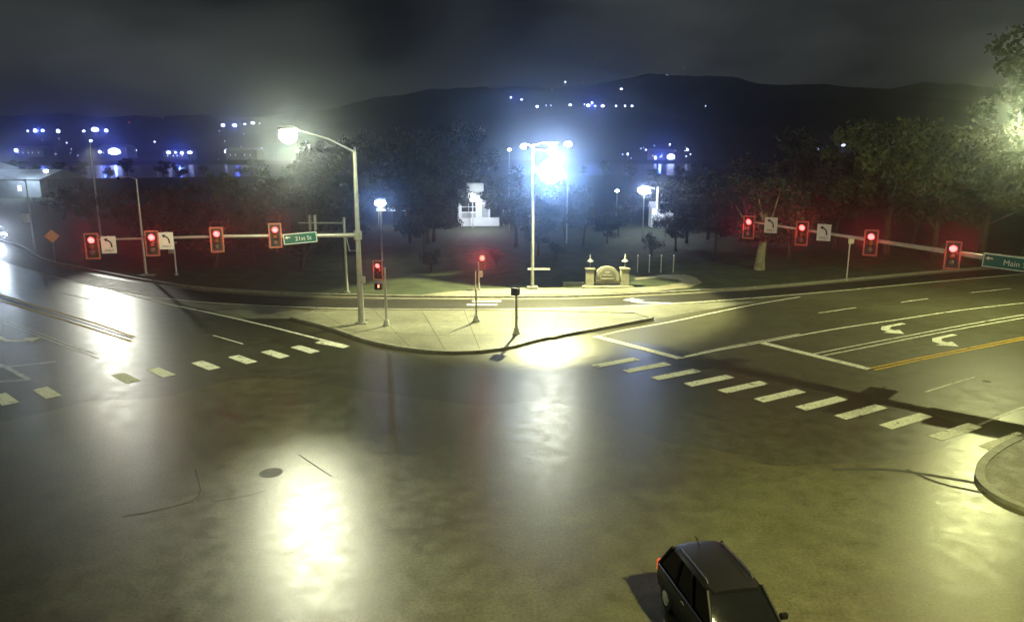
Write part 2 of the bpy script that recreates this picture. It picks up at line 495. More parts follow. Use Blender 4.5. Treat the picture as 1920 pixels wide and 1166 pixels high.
# slip lane and right-hand road carry an older, darker surface
mb = MB()
sl = gl([(-330, 398), (-120, 428), (-20, 452), (40, 470), (120, 503), (270, 532), (430, 551), (620, 559), (900, 562), (1100, 560), (1300, 551), (1560, 532), (1830, 508), (1920, 500), (2150, 478)], 4)
sl2 = gl([(2400, 560), (2200, 640), (1830, 797), (1815, 800), (1640, 742), (1530, 717), (1320, 668), (1240, 648), (1130, 633), (1230, 603), (1200, 590), (960, 584), (560, 583), (300, 562), (120, 520), (40, 490), (-120, 445), (-330, 420)])
mb.flat([tuple(p) for p in sl] + [tuple(p) for p in sl2], 0.004)
struct(mb.build('side_road', M['asphalt_side']))
mb = MB()
sl3 = gl([(2150, 484), (1920, 512), (1760, 526), (1600, 541), (1450, 554), (1300, 565), (1150, 573), (1000, 577.5), (860, 579.5), (700, 578.5), (560, 576), (430, 570), (330, 562), (240, 549), (170, 535), (110, 521), (48, 504), (-120, 452)], 3)
mb.flat([tuple(p) for p in sl] + [tuple(p) for p in sl3], 0.0065)
struct(mb.build('slip_lane', M['slip']))
mb = MB()
mb.bar(fk, 0.32, -0.05, 0.15)
struct(mb.build('kerb', M['kerb']))
mb = MB()
mb.strip(offset(fk, -0.42), 0.5, 0.008)
struct(mb.build('gutter', M['walk']))

# footpath along the park with the hooked branch
mb = MB()
path_px = [(790, 554), (822, 550), (890, 543), (1000, 541), (1150, 542), (1230, 538.5), (1268, 533), (1280, 529), (1270, 524.5), (1238, 521.5), (1190, 526), (1190, 522), (1238, 516.5), (1284, 515.5), (1305, 522), (1316, 530.5), (1295, 540), (1230, 547), (1100, 552.5), (960, 554.5), (860, 555)]
mb.prism([tuple(p[:2]) for p in (G(u, v) for u, v in path_px)], -0.02, 0.06)
struct(mb.build('park_path', M['walk']))

# raised traffic island with its kerb
front = [(548, 598), (620, 617), (690, 641), (760, 655), (830, 662), (900, 660.5), (960, 652), (1010, 639), (1100, 622), (1170, 609), (1222, 599)]
back = [(1190, 590), (1000, 585), (700, 583), (590, 586)]
isl = gl(front, 5)
isl_all = [tuple(p) for p in isl] + [tuple(p) for p in gl(back)]
mb = MB(); mb.prism(isl_all, -0.03, 0.13)
struct(mb.build('traffic_island', M['concrete']))
mb = MB()
loop = [Vector(p) for p in isl_all] + [Vector(isl_all[0])]
mb.bar(loop, 0.3, -0.02, 0.17)
struct(mb.build('island_kerb', M['kerb']))

mb = MB()
for px in ([(600, 590), (690, 640)], [(700, 584), (770, 656)], [(790, 584), (835, 661)], [(870, 585), (900, 660)], [(960, 586), (965, 650)], [(1050, 586), (1035, 633)], [(1130, 589), (1105, 620)], [(575, 601), (760, 606), (960, 606), (1200, 600)], [(640, 622), (800, 632), (1000, 632)]):
    mb.strip(gl(px), 0.035, 0.136)
struct(mb.build('island_joints', M['seam']))
mb = MB()
for px in ([(880, 589), (938, 588.5), (942, 594), (878, 595)], [(655, 627), (700, 622), (718, 634), (690, 639)], [(1015, 632), (1060, 622), (1085, 620), (1035, 633)]):
    mb.flat([tuple(G(u, v, 0.135)[:2]) for u, v in px], 0.137)
struct(mb.build('ramp_pads', M['walk']))

# painted gore at the ends of the island
mb = MB()
gore = [(1222, 600), (1300, 585), (1420, 566), (1380, 566), (1200, 574), (1000, 581), (1190, 589)]
mb.flat([tuple(p[:2]) for p in (G(u, v) for u, v in gore)], 0.008)
gore2 = [(330, 566), (430, 572), (560, 580), (590, 585), (548, 597), (450, 598)]
mb.flat([tuple(p[:2]) for p in (G(u, v) for u, v in gore2)], 0.008)
struct(mb.build('paved_gore', M['concrete']))

# lane lines
mb = MB()
def line(px, w=0.14, sub=4, z=0.012): mb.strip(gl(px, sub), w, z)
line([(48, 504), (110, 521), (170, 535), (240, 549), (330, 562), (430, 570), (560, 576), (700, 579), (860, 580.5), (1000, 579), (1150, 575), (1300, 567), (1450, 556), (1600, 543), (1760, 528), (1920, 514)], 0.16)
line([(215, 546), (300, 567), (400, 588), (500, 611), (575, 630), (648, 648)], 0.22)
line([(1115, 632), (1170, 619), (1260, 603), (1340, 586), (1420, 570), (1500, 557)], 0.16)
line([(1275, 672), (1350, 656), (1440, 640), (1560, 618), (1680, 600), (1800, 582), (1920, 568)], 0.16)
line([(1283, 668.5), (1350, 653.5), (1440, 637), (1500, 626)], 0.12)
line([(1524, 664), (1600, 649), (1700, 630), (1800, 611), (1920, 590)], 0.13)
line([(1543, 667), (1620, 652), (1720, 632), (1810, 615), (1920, 596)], 0.13)
for a, b in (((1535, 587), (1605, 577)), ((1820, 549), (1895, 541)), ((1690, 567), (1740, 560))): line([a, b], 0.12, 0)
line([(1735, 735), (1780, 721), (1828, 707)], 0.13)
line([(400, 629), (428, 637), (456, 645)], 0.12)
line([(115, 549), (180, 564)], 0.12, 0)
struct(mb.build('lane_lines', M['paint']))
mb = MB()
line([(1835, 797), (1880, 778), (1920, 763)], 0.12, 0)
line([(8, 606), (60, 625), (120, 648), (185, 672)], 0.13)
line([(18, 604), (70, 623), (130, 646), (180, 664)], 0.13)
line([(0, 689), (50, 684), (105, 678)], 0.25)
struct(mb.build('worn_lane_lines', M['paint_worn']))
mb = MB()
line([(1634, 690), (1720, 672), (1800, 656), (1920, 632)], 0.13)
line([(1640, 694), (1726, 675), (1806, 659), (1925, 635)], 0.13)
line([(-20, 545), (40, 565), (110, 586), (180, 607), (252, 632)], 0.17)
line([(-30, 552), (30, 572), (100, 594), (170, 616), (246, 640)], 0.17)
struct(mb.build('yellow_lines', M['yellow']))
mb = MB()
for a, b in (((1115, 630), (1275, 672)), ((1430, 643), (1630, 692)), ((596, 641), (650, 651))):
    mb.strip(gl([a, b]), 0.55, 0.013)
struct(mb.build('stop_lines', M['paint']))
# crosswalk bars: right-hand crossing, left-hand crossing, slip lane crossing
mb = MB()
cwr = [(1155, 679.5), (1213, 689), (1268, 702), (1330, 713.5), (1394, 725.5), (1463, 741.5), (1541, 756), (1615, 772), (1699, 789), (1792, 809), (1886, 827)]
dir_r = Vector((math.cos(R(30.6)), math.sin(R(30.6))))
for u, v in cwr:
    c = Vector(G(u, v)[:2]); mb.strip([c - dir_r * 1.5, c + dir_r * 1.5], 0.62, 0.012)
dir_l = Vector((math.cos(R(-42)), math.sin(R(-42))))
for u, v in [(572, 655), (516, 664), (455, 674), (386, 685), (302, 698), (236, 709), (88, 736), (8, 748)]:
    c = Vector(G(u, v)[:2]); mb.strip([c - dir_l * 1.05, c + dir_l * 1.05], 0.68, 0.012)
for (a, b, v) in ((885, 939, 565), (876, 932, 571.5), (846, 928, 587.5)):
    mb.strip(gl([(a, v), (b, v)]), 0.5, 0.02)
struct(mb.build('crosswalk_bars', M['paint']))
# turn arrows
def arrow(c, d, s=1.0, hook=1):
    """curved left-turn arrow lying on the road; d = travel direction, hook side"""
    d = Vector(d).normalized(); q = Vector((-d.y, d.x)) * hook
    def T(x, y): return tuple((Vector(c) + d * y * s + q * x * s)) 
    body = [(-0.5, -1.7), (-0.2, -1.7), (-0.2, -0.2), (0.1, 0.35), (0.45, 0.42), (0.45, 0.0), (1.25, 0.75), (0.45, 1.5), (0.45, 1.05), (-0.1, 0.9), (-0.5, 0.2)]
    mb.flat([T(*p) for p in body], 0.012)
mb = MB()
tr = -dir_r
arrow(G(1672, 615)[:2], tr, 1.15)
arrow(G(1769, 637)[:2], tr, 1.15)
arrow(G(25, 636)[:2], (0.72, -0.6), 1.1)
arrow(G(1210, 566)[:2], (-1, 0.06), 1.15, -1)
struct(mb.build('turn_arrows', M['paint']))
# seams, patches
mb = MB()
for px, w in (([(560, 852), (590, 872), (622, 893)], 0.05), ([(400, 940), (450, 932), (500, 919)], 0.03), ([(230, 968), (300, 955), (372, 930), (366, 880)], 0.045), ([(960, 690), (1050, 678), (1130, 668)], 0.05)):
    mb.strip(gl(px, 4), w, 0.006)
mb.strip(gl([(1560, 880), (1660, 880), (1740, 890), (1830, 905)], 4), 0.22, 0.006)
mb.strip(gl([(1700, 880), (1760, 905), (1850, 925), (1920, 940)], 4), 0.16, 0.0065)
struct(mb.build('tar_seams', M['seam']))
mb = MB()
for (u, v, r) in ((508, 886, 0.42), (1850, 715, 0.2)):
    c = G(u, v); mb.flat([(c.x + r * math.cos(a * math.pi / 10), c.y + r * math.sin(a * math.pi / 10)) for a in range(20)], 0.008)
struct(mb.build('manhole_covers', M['seam']))
# left-hand road: dark strip between the yellow lines, outlined corner nose
mb = MB()
mb.strip(gl([(-25, 548.5), (35, 568.5), (105, 589.5), (175, 611), (248, 634.5)], 4), 0.16, 0.009)
struct(mb.build('median_strip', M['seam']))
mb = MB()
for px in ([(-80, 722), (-10, 716), (55, 712)], [(55, 712), (10, 688), (-30, 672)]): mb.strip(gl(px), 0.25, 0.014)
struct(mb.build('corner_outline', M['paint_worn']))
# near right-hand corner pavement
cor = gl([(2050, 770), (1960, 806), (1890, 836), (1848, 866), (1836, 893), (1850, 918), (1895, 946), (1980, 972), (2200, 1010)], 5)
mb = MB(); mb.prism([tuple(p) for p in cor] + [(34, 14), (40, 30)], -0.02, 0.13)
struct(mb.build('corner_pavement', M['walk']))
mb = MB(); mb.bar(cor, 0.3, -0.03, 0.16)
struct(mb.build('corner_kerb', M['kerb']))

# ------------------------------------------------------------------ traffic signals
def facing(p, extra=0):
    """yaw that turns a -Y front towards the junction"""
    return math.atan2(p[0], p[1]) * -1 + extra

def make_signal():
    root = thing('traffic_signal', 'x', 'traffic light', group='red traffic lights')
    b = MB()
    b.box((0, 0.02, 0), (0.72, 0.02, 1.5)); b.build('backplate', M['black'], root)
    b = MB()
    for x in (-0.36, 0.36): b.box((x, -0.004, 0), (0.08, 0.018, 1.58))
    for z in (-0.75, 0.75): b.box((0, -0.004, z), (0.64, 0.018, 0.08))
    b.build('reflective_border', M['border'], root)
    b = MB(); b.box((0, 0.13, 0), (0.38, 0.24, 1.16)); hs = b.build('housing', M['black'], root, bevel=0.02)
    b = MB(); b.tube([(0, 0.25, -0.75), (0, 0.25, 0.75)], 0.03); b.box((0, 0.18, 0), (0.1, 0.14, 0.16)); b.build('bracket', M['galv'], root)
    for z, nm, m in ((0.38, 'red_lens', 'red_lit'), (0, 'amber_lens', 'amber_off'), (-0.38, 'green_lens', 'green_off')):
        b = MB(); b.lathe((0, 0, z), [(0.0, -0.08), (0.1, -0.07), (0.165, -0.04), (0.185, -0.01), (0.185, 0.005)], 18, 'y')
        b.build(nm, M[m], root, smooth=True)
        b = MB()
        n = 18
        for j in range(n):                         # cut-away visor round the upper three quarters of the lens
            a0, a1 = R(-40 + 260 * j / n), R(-40 + 260 * (j + 1) / n)
            p = lambda a, r, y: (r * math.cos(a), y, z + r * math.sin(a))
            L0, L1 = -0.28 + 0.10 * (1 - math.sin(a0)), -0.28 + 0.10 * (1 - math.sin(a1))
            for rr in (0.192, 0.205):
                b.poly([p(a0, rr, 0), p(a1, rr, 0), p(a1, rr, min(L1, -0.05)), p(a0, rr, min(L0, -0.05))])
        b.build('visor', M['black'], root, fix=False)
    return root
SIG = make_signal()
first = [True]
def place_signal(p, rz, label, scale=1.0, power=700, hot=False):
    o = SIG if first[0] else copy_tree(SIG)
    first[0] = False
    o.location = p; o.rotation_euler = (0, 0, rz); o.scale = (scale,) * 3
    o['label'] = label
    f = Vector((math.sin(rz), -math.cos(rz), 0))
    lp = Vector(p) + Vector((0, 0, 0.38 * scale)) + f * 0.42
    aim = Vector((0, 0, H + 5))
    lamp('SPOT', lp, power * 0.95, (1.0, 0.04, 0.05), 0.1, aim, 40, 0.6, 'signal_light')
    lamp('POINT', Vector(p) + Vector((0, 0, 0.36 * scale)) + f * 0.24, power * 0.03, (1.0, 0.06, 0.05), 0.04, name='lens_spill')
    return o

def galv_pole(root, base, top_z, r0, r1, name='pole', m='galv', plate=True):
    b = MB(); b.tube([(0, 0, 0), (0, 0, top_z * 0.5), (0, 0, top_z)], [r0, (r0 + r1) / 2, r1], 14)
    if plate:
        pl = MB(); pl.box((0, 0, 0.04), (r0 * 3.4, r0 * 3.4, 0.08))
        for dx in (-1, 1):
            for dy in (-1, 1): pl.tube([(dx * r0 * 1.3, dy * r0 * 1.3, 0.06), (dx * r0 * 1.3, dy * r0 * 1.3, 0.18)], 0.025, 6)
        pl.build('base_plate', M[m], root)
    return b.build(name, M[m], root, smooth=True)

def luminaire(root, p, d, lens, s=1.0, ls=1.0):
    """cobra-head street lamp at local point p, pointing along d"""
    d = Vector(d); d.z = 0; d.normalize(); a = math.atan2(d.y, d.x)
    b = MB()
    Mx = Matrix.Translation(Vector(p)) @ Matrix.Rotation(a, 4, 'Z') @ Matrix.Scale(s, 4)
    prof = [(-0.1, 0.06, 0.05), (0.1, 0.12, 0.09), (0.35, 0.19, 0.12), (0.65, 0.19, 0.1), (0.85, 0.1, 0.05)]
    idx = []
    for x, w, h in prof:
        i = len(b.v)
        for j in range(10):
            t = 2 * math.pi * j / 10
            z = math.sin(t) * h; z = max(z, -0.03)
            b.v.append(tuple(Mx @ Vector((x, math.cos(t) * w, z))))
        idx.append(i)
    for i0, i1 in zip(idx, idx[1:]):
        for j in range(10): b.f.append((i0 + j, i0 + (j + 1) % 10, i1 + (j + 1) % 10, i1 + j)); b.m.append(0)
    for i in (idx[0], idx[-1]): b.f.append(tuple(i + j for j in range(10))); b.m.append(0)
    h = b.build('lamp_head', M['steel'], root, smooth=True)
    b = MB()
    c = Mx @ Vector((0.42, 0, -0.03))
    b.lathe(tuple(c), [(0.14 * s * ls, 0.0), (0.19 * s * ls, -0.06 * s * ls), (0.19 * s * ls, -0.16 * s * ls), (0.13 * s * ls, -0.26 * s * ls), (0.04 * s, -0.3 * s * ls)], 16)
    b.build('lens', lens, h, smooth=True)
    return Vector(root.location) + c - Vector((0, 0, 0.25 + 0.3 * s * ls))

# --- left-hand mast: pole, signal arm, lamp arm
pb = G(678, 606, 0.13)
mast = thing('signal_mast', 'tall grey signal mast standing on the traffic island, long arm reaching left', 'signal mast', pb)
z_top = ztop(pb, 282)
galv_pole(mast, pb, z_top - pb.z, 0.22, 0.11)
z_arm = ztop(pb, 441)
tipL = G(160, 450, z_arm + 0.15)
dv = tipL - pb; dv.z = 0
a0 = Vector((0, 0, z_arm - pb.z))
b = MB(); b.tube([a0, a0 + dv * 0.5 + Vector((0, 0, 0.15)), a0 + dv + Vector((0, 0, 0.15))], [0.15, 0.105, 0.05], 12)
b.build('signal_arm', M['galv'], mast, smooth=True)
b = MB(); b.lathe((0, 0, z_arm - pb.z), [(0.2, -0.3), (0.27, -0.28), (0.27, 0.28), (0.2, 0.3)], 14); b.build('arm_collar', M['galv'], mast, smooth=True)
lampL = at(536, 246, pb.y - 7.0)
lv = lampL - pb
tt = Vector((0, 0, z_top - pb.z - 0.1))
end = Vector((lv.x + 0.5, lv.y + 0.1, lv.z + 0.1))
b = MB(); b.tube([tt, tt.lerp(end, 0.5) + Vector((0, 0, 0.18)), end], [0.07, 0.055, 0.04], 10); b.build('lamp_arm', M['galv'], mast, smooth=True)
lensL = luminaire(mast, end, Vector((lv.x, lv.y, 0)), M['lens_green'], 1.7, 1.45)
b = MB(); b.box((0.28, -0.1, 3.0), (0.2, 0.26, 0.45)); b.build('control_box', M['steel'], mast, bevel=0.02)
b = MB(); b.tube([(0.02, 0, z_top - pb.z), (0.02, 0, z_top - pb.z + 0.22)], [0.09, 0.05], 10); b.build('photocell', M['white'], mast)

def on_arm(o, d, u):
    """point of an arm from o along d that the photo shows at column u"""
    lo, hi = -0.3, 1.3
    f = lambda k: (o.x + d.x * k) * 1400 / ((o.y + d.y * k) * ct - (o.z - H) * st) + 960
    for _ in range(50):
        m = (lo + hi) / 2
        if (f(m) < u) == (f(1) > f(0)): lo = m
        else: hi = m
    return o + d * lo
oL = Vector((pb.x, pb.y, z_arm)); dL = Vector((dv.x, dv.y, 0.15))
rzL = math.atan2(dv.y, dv.x) + math.pi
fL = Vector((math.sin(rzL), -math.cos(rzL), 0))
left_lab = ['red traffic light at the far left end of the left mast arm',
            'red traffic light on the left mast arm in front of the thin unlit lamp post',
            'red traffic light on the bare middle of the left mast arm, no sign beside it',
            'red traffic light on the left mast arm beside the small green street sign']
for (u, dz), lab in zip(((175, -0.35), (287, -0.25), (408, -0.1), (517, 0.1)), left_lab):
    p = on_arm(oL, dL, u) + fL * 0.35 + Vector((0, 0, dz))
    place_signal(p, rzL + 0.06, lab, 1.0, 900)

def turn_sign(p, rz, label):
    r = thing('turn_sign', label, 'road sign', p, rz, 'white left turn signs on the mast arms')
    b = MB(); b.box((0, 0, 0), (0.84, 0.02, 1.05)); b.build('panel', M['white'], r, bevel=0.006)
    b = MB()
    # hooked arrow: stem rising from lower right, bending to the upper left
    pts = [(0.17, -0.16), (0.165, 0.0), (0.12, 0.14), (0.02, 0.24), (-0.08, 0.29)]
    L = offset([Vector(q) for q in pts], 0.045); Rr = offset([Vector(q) for q in pts], -0.045)
    for k in range(4):
        b.poly([(L[k][0], -0.014, L[k][1]), (Rr[k][0], -0.014, Rr[k][1]), (Rr[k + 1][0], -0.014, Rr[k + 1][1]), (L[k + 1][0], -0.014, L[k + 1][1])])
    b.poly([(-0.25, -0.014, 0.36), (-0.03, -0.014, 0.41), (-0.12, -0.014, 0.17)])
    b.build('arrow', M['black'], r, fix=False)
    text_mesh('ONLY', 0.2, M['black'], 'lettering', r, (0, -0.014, -0.35), (math.pi / 2, 0, 0), 0.002)
    b = MB(); b.box((0, 0.06, 0.1), (0.06, 0.1, 0.9)); b.build('bracket', M['galv'], r)
    return r
turn_sign(on_arm(oL, dL, 205) + fL * 0.22 + Vector((0, 0, -0.3)), rzL, 'pink-lit left turn sign near the far left end of the left mast arm')
turn_sign(on_arm(oL, dL, 313) + fL * 0.22 + Vector((0, 0, -0.12)), rzL, 'left turn sign on the left mast arm, second sign from the tip')

def street_sign(p, rz, w, h, words, label, arrow_words):
    r = thing('street_name_sign', label, 'street sign', p, rz)
    b = MB(); b.box((0, 0, 0), (w, 0.03, h)); b.build('panel', M['green'], r, bevel=0.006)
    b = MB(); t = 0.05
    for x in (-w / 2 + t, w / 2 - t): b.box((x, -0.018, 0), (0.045, 0.006, h - 2 * t + 0.045))
    for z in (-h / 2 + t, h / 2 - t): b.box((0, -0.018, z), (w - 2 * t - 0.05, 0.006, 0.045))
    b.build('border', M['white'], r)
    text_mesh(words, h * 0.52, M['white'], 'lettering', r, (w * 0.09, -0.022, -h * 0.04), (math.pi / 2, 0, 0), 0.002)
    b = MB(); e = -w / 2 + h * 0.38
    b.poly([(e - h * 0.2, -0.02, h * 0.14), (e, -0.02, h * 0.28), (e, -0.02, 0.0)]); b.poly([(e, -0.02, h * 0.18), (e, -0.02, h * 0.1), (e + h * 0.25, -0.02, h * 0.1), (e + h * 0.25, -0.02, h * 0.18)])
    b.build('arrow', M['white'], r, fix=False)
    return r
street_sign(on_arm(oL, dL, 563) + fL * 0.25 + Vector((0, 0, -0.1)), rzL - 0.05, 2.15, 0.72, '21st St', 'small green street name sign on the left mast arm near the pole', True).rotation_euler.y = R(-4)

# --- right-hand mast
tipR = G(1396, 414, 6.8)
nearR = G(1920, 494, 5.75)
dR = nearR - tipR
poleR = tipR + dR * 1.32
mr = thing('signal_mast', 'grey mast arm entering from the right frame edge with four red lights', 'signal mast', (poleR.x, poleR.y, 0.13))
off = Vector(mr.location)
b = MB(); b.tube([poleR - off, tipR + dR * 0.6 - off, tipR - off], [0.17, 0.12, 0.05], 12); b.build('signal_arm', M['galv'], mr, smooth=True)
galv_pole(mr, off, 13.0, 0.24, 0.12)
lampR = at(1926, 214, 51.0)
e = lampR - off + Vector((0.4, -0.3, 0.1))
b = MB(); b.tube([(0, 0, 12.8), Vector((0, 0, 12.9)).lerp(e, 0.5) + Vector((0, 0, 0.4)), e], [0.08, 0.06, 0.05], 10); b.build('lamp_arm', M['galv'], mr, smooth=True)
lensR = luminaire(mr, e, (e.x, e.y, 0), M['lens_green'], 1.3)
rzR = math.atan2(dR.y, dR.x)
fR = Vector((math.sin(rzR), -math.cos(rzR), 0))
rzR2 = rzR + 0.30
right_lab = ['red traffic light at the far tip of the right mast arm',
             'red traffic light between the two left turn signs of the right mast arm',
             'red traffic light on the right mast arm above the thin grey post',
             'red traffic light nearest the green sign on the right mast arm']
for (u, dz, s), lab in zip(((1410, -0.35, 1.0), (1510, -0.2, 1.0), (1640, -0.12, 1.0), (1795, -0.1, 1.0)), right_lab):
    p = on_arm(tipR, dR, u) + fR * 0.35 + Vector((0, 0, dz)); place_signal(p, rzR2, lab, s, 900)
turn_sign(on_arm(tipR, dR, 1449) + fR * 0.22 + Vector((0, 0, 0.0)), rzR2, 'left turn sign on the right mast arm, farther and smaller one')
turn_sign(on_arm(tipR, dR, 1549) + fR * 0.22 + Vector((0, 0, 0.05)), rzR2, 'left turn sign on the right mast arm, nearer and larger one')
street_sign(on_arm(tipR, dR, 1905) + fR * 0.28 + Vector((0, 0, -0.05)), rzR2 - 0.2, 2.7, 0.78, 'Main St', 'green street name sign on the right mast arm cut by the frame edge', True).rotation_euler.y = R(3)

# --- smaller signal pole across the slip lane, its arm and detector
q = G(651, 549)
pl = thing('sign_pole', 'plain grey pole with a thin side arm beyond the slip lane, behind the signal mast', 'pole', q)
zt = ztop(q, 408)
galv_pole(pl, q, zt, 0.13, 0.1)
za = ztop(q, 418)
ae = at(560, 418, q.y) - q
b = MB(); b.tube([(0, 0, za), (ae.x, 0, za)], [0.07, 0.06], 10); b.build('side_arm', M['steel'], pl, smooth=True)
b = MB(); b.tube([(0.1, 0, za - 1), (0.35, -0.05, ztop(q, 470)), (0.9, -0.05, ztop(q, 470))], 0.04, 8); b.build('conduit', M['steel'], pl)
d0 = at(586, 418, q.y - 0.3)
det = thing('back_of_signal', 'two thin upright slats seen edge-on on the side arm of the plain pole', 'signal back', d0)
for dx in (-0.2, 0.2):
    b = MB(); b.box((dx, 0, 0), (0.12, 0.5, 1.25)); b.build('slat', M['steel'], det, bevel=0.02)
b = MB(); b.box((0, 0.1, 0), (0.3, 0.1, 0.12)); b.build('clamp', M['galv'], det)

# --- thin unlit lamp post on the left verge, with its plate
q = G(274, 515); q = G(274, 516)
sp = thing('street_lamp', 'thin unlit street lamp post on the left verge behind the signal arm', 'street lamp', q)
galv_pole(sp, q, ztop(q, 336), 0.13, 0.07)
zz = ztop(q, 336)
b = MB(); b.tube([(0, 0, zz - 0.05), (-0.5, -0.1, zz + 0.25), (-1.2, -0.2, zz + 0.2)], [0.05, 0.04, 0.03], 8); b.build('lamp_arm', M['galv'], sp, smooth=True)
luminaire(sp, (-1.2, -0.2, zz + 0.2), (-1, -0.2, 0), M['glass'], 0.8)
b = MB(); b.box((0.3, -0.4, 0.06), (1.3, 0.9, 0.12)); b.build('footing', M['kerb'], sp)
# cabinet post
q = G(331, 516)
cp = thing('cabinet_post', 'grey post carrying a small equipment box under the second turn sign', 'equipment post', q)
galv_pole(cp, q, ztop(q, 455), 0.09, 0.08)
b = MB(); b.box((-0.25, -0.12, ztop(q, 466)), (0.45, 0.3, 0.9)); b.build('equipment_box', M['steel'], cp, bevel=0.03)
b = MB(); b.box((-0.1, 0, ztop(q, 455)), (0.8, 0.2, 0.2)); b.build('crosspiece', M['steel'], cp, bevel=0.02)
# orange diamond sign
q = G(104, 494)
ds = thing('warning_sign', 'orange diamond work sign on the left verge', 'road sign', q)
zc = ztop(q, 443); hs = 0.72
b = MB(); b.box((0, 0, 0), (1.0, 0.02, 1.0)); o = b.build('diamond_panel', M['orange'], ds, bevel=0.005); o.location = (0, -0.05, zc); o.rotation_euler = (0, R(45), 0)
b = MB(); b.tube([(0, 0, 0), (0, 0, zc + 0.4)], 0.03, 8); b.build('post', M['steel'], ds)
ds.rotation_euler.z = 0.5
# far left post with box
q = G(66, 474)
fp = thing('camera_post', 'slim post with a white box at the far left edge of the road', 'post', q)
galv_pole(fp, q, ztop(q, 335), 0.1, 0.06, plate=False)
b = MB(); b.box((-0.5, -0.1, ztop(q, 409)), (0.75, 0.5, 1.0)); b.build('white_box', M['white'], fp, bevel=0.04)
b = MB(); b.tube([(0, 0, ztop(q, 340)), (-2.2, -0.3, ztop(q, 330))], [0.05, 0.03], 8); b.build('lamp_arm', M['galv'], fp)
# thin post at the right
q = G(1587, 526)
tp = thing('sign_post', 'thin grey post beyond the right-hand road under the mast arm', 'post', q)
galv_pole(tp, q, ztop(q, 445), 0.07, 0.06)
b = MB(); b.box((0.1, 0, ztop(q, 452)), (0.5, 0.06, 0.5)); b.build('sign_back', M['steel'], tp)

# --- push-button posts on the island
def ped_base(root):
    b = MB(); b.lathe((0, 0, 0), [(0.25, 0.0), (0.25, 0.06), (0.2, 0.14), (0.17, 0.36), (0.1, 0.46)], 12); b.build('base_casting', M['galv'], root, smooth=True)
q = G(725, 611, 0.13)
p1 = thing('signal_post', 'island post carrying a red traffic light with a walk signal beneath, right of the mast', 'signal post', q)
zt = ztop(q, 502) - 0.13
ped_base(p1); galv_pole(p1, q, zt, 0.085, 0.075, plate=False)
b = MB(); b.tube([(0, 0, ztop(q, 523)), (-0.45, -0.02, ztop(q, 521))], 0.03, 8); b.build('bracket_arm', M['galv'], p1)
place_signal(Vector((q.x - 0.42, q.y - 0.15, ztop(q, 506))), rzL - 0.3, 'red traffic light low on the island post right of the tall mast', 0.8, 500)
def ped_head(p, rz, label, lit=None):
    r = thing('walk_signal', label, 'walk signal', p, rz, 'walk signals on the island posts')
    b = MB(); b.box((0, 0, 0), (0.46, 0.24, 0.48)); b.build('housing', M['black'], r, bevel=0.02)
    b = MB(); b.box((0, -0.19, 0.2), (0.46, 0.14, 0.02)); b.box((-0.22, -0.19, 0), (0.02, 0.14, 0.4)); b.box((0.22, -0.19, 0), (0.02, 0.14, 0.4)); b.build('visor', M['black'], r)
    b = MB(); b.box((0, -0.122, 0), (0.36, 0.01, 0.36)); b.build('face', M['glass'], r)
    if lit:
        b = MB(); b.box((0.02, -0.13, -0.02), (0.11, 0.008, 0.13))
        for k in range(4): b.box((-0.02 + 0.03 * k, -0.13, 0.08 + 0.01 * (k % 2)), (0.02, 0.008, 0.1))
        b.build('hand_symbol', lit, r)
    return r
hand = emis('lit_hand_symbol', (1.0, 0.32, 0.15), 3)
ped_head(Vector((q.x - 0.42, q.y - 0.1, ztop(q, 536))), rzL - 0.3, 'walk signal showing a hand under the red light right of the mast', hand)
q = G(893, 603, 0.13)
p2 = thing('button_post', 'short push-button post on the middle of the island, left one', 'push-button post', q, 0, 'push-button posts')
ped_base(p2); galv_pole(p2, q, ztop(q, 541) - 0.13, 0.075, 0.06, plate=False)
b = MB(); b.box((0.02, -0.09, 1.1), (0.14, 0.12, 0.22)); b.build('button_box', M['steel'], p2, bevel=0.02)
q = G(968, 626, 0.13)
p3 = thing('button_post', 'black-topped post near the front kerb of the island, casting a long shadow', 'push-button post', q, 0, 'push-button posts')
ped_base(p3); galv_pole(p3, q, ztop(q, 552) - 0.13, 0.095, 0.08, plate=False)
b = MB(); b.box((0.02, -0.09, 1.1), (0.14, 0.12, 0.22)); b.build('button_box', M['steel'], p3, bevel=0.02)
ped_head(Vector((q.x - 0.1, q.y, ztop(q, 547))), math.pi * 0.8, 'black walk signal on the post near the front kerb, facing away')
# post with red light across the slip lane
q = G(898, 544, 0.06)
p4 = thing('signal_post', 'post with a single red light on the footpath across the slip lane', 'signal post', q)
galv_pole(p4, q, ztop(q, 492), 0.08, 0.07)
b = MB(); b.box((0.18, -0.05, ztop(q, 515)), (0.3, 0.3, 0.5)); b.build('button_box', M['steel'], p4, bevel=0.03)
b = MB(); zc = ztop(q, 485)
b.lathe((0.3, -0.2, zc), [(0.0, -0.08), (0.14, -0.05), (0.2, 0.0), (0.2, 0.03)], 18, 'y'); rl = b.build('red_lens', M['red_hot'], p4, smooth=True)
b = MB(); b.box((0.3, 0.02, zc - 0.33), (0.5, 0.35, 1.15)); b.build('housing', M['black'], p4, bevel=0.03)
lamp('SPOT', q + Vector((0.3, -0.5, zc)), 2200, (1.0, 0.05, 0.04), 0.1, (0, 0, H + 5), 40, 0.6, 'signal_light')
q = G(892, 545, 0.06)
p5 = thing('bollard_post', 'slim short post beside the footpath light post', 'post', q)
galv_pole(p5, q, ztop(q, 510), 0.03, 0.03)

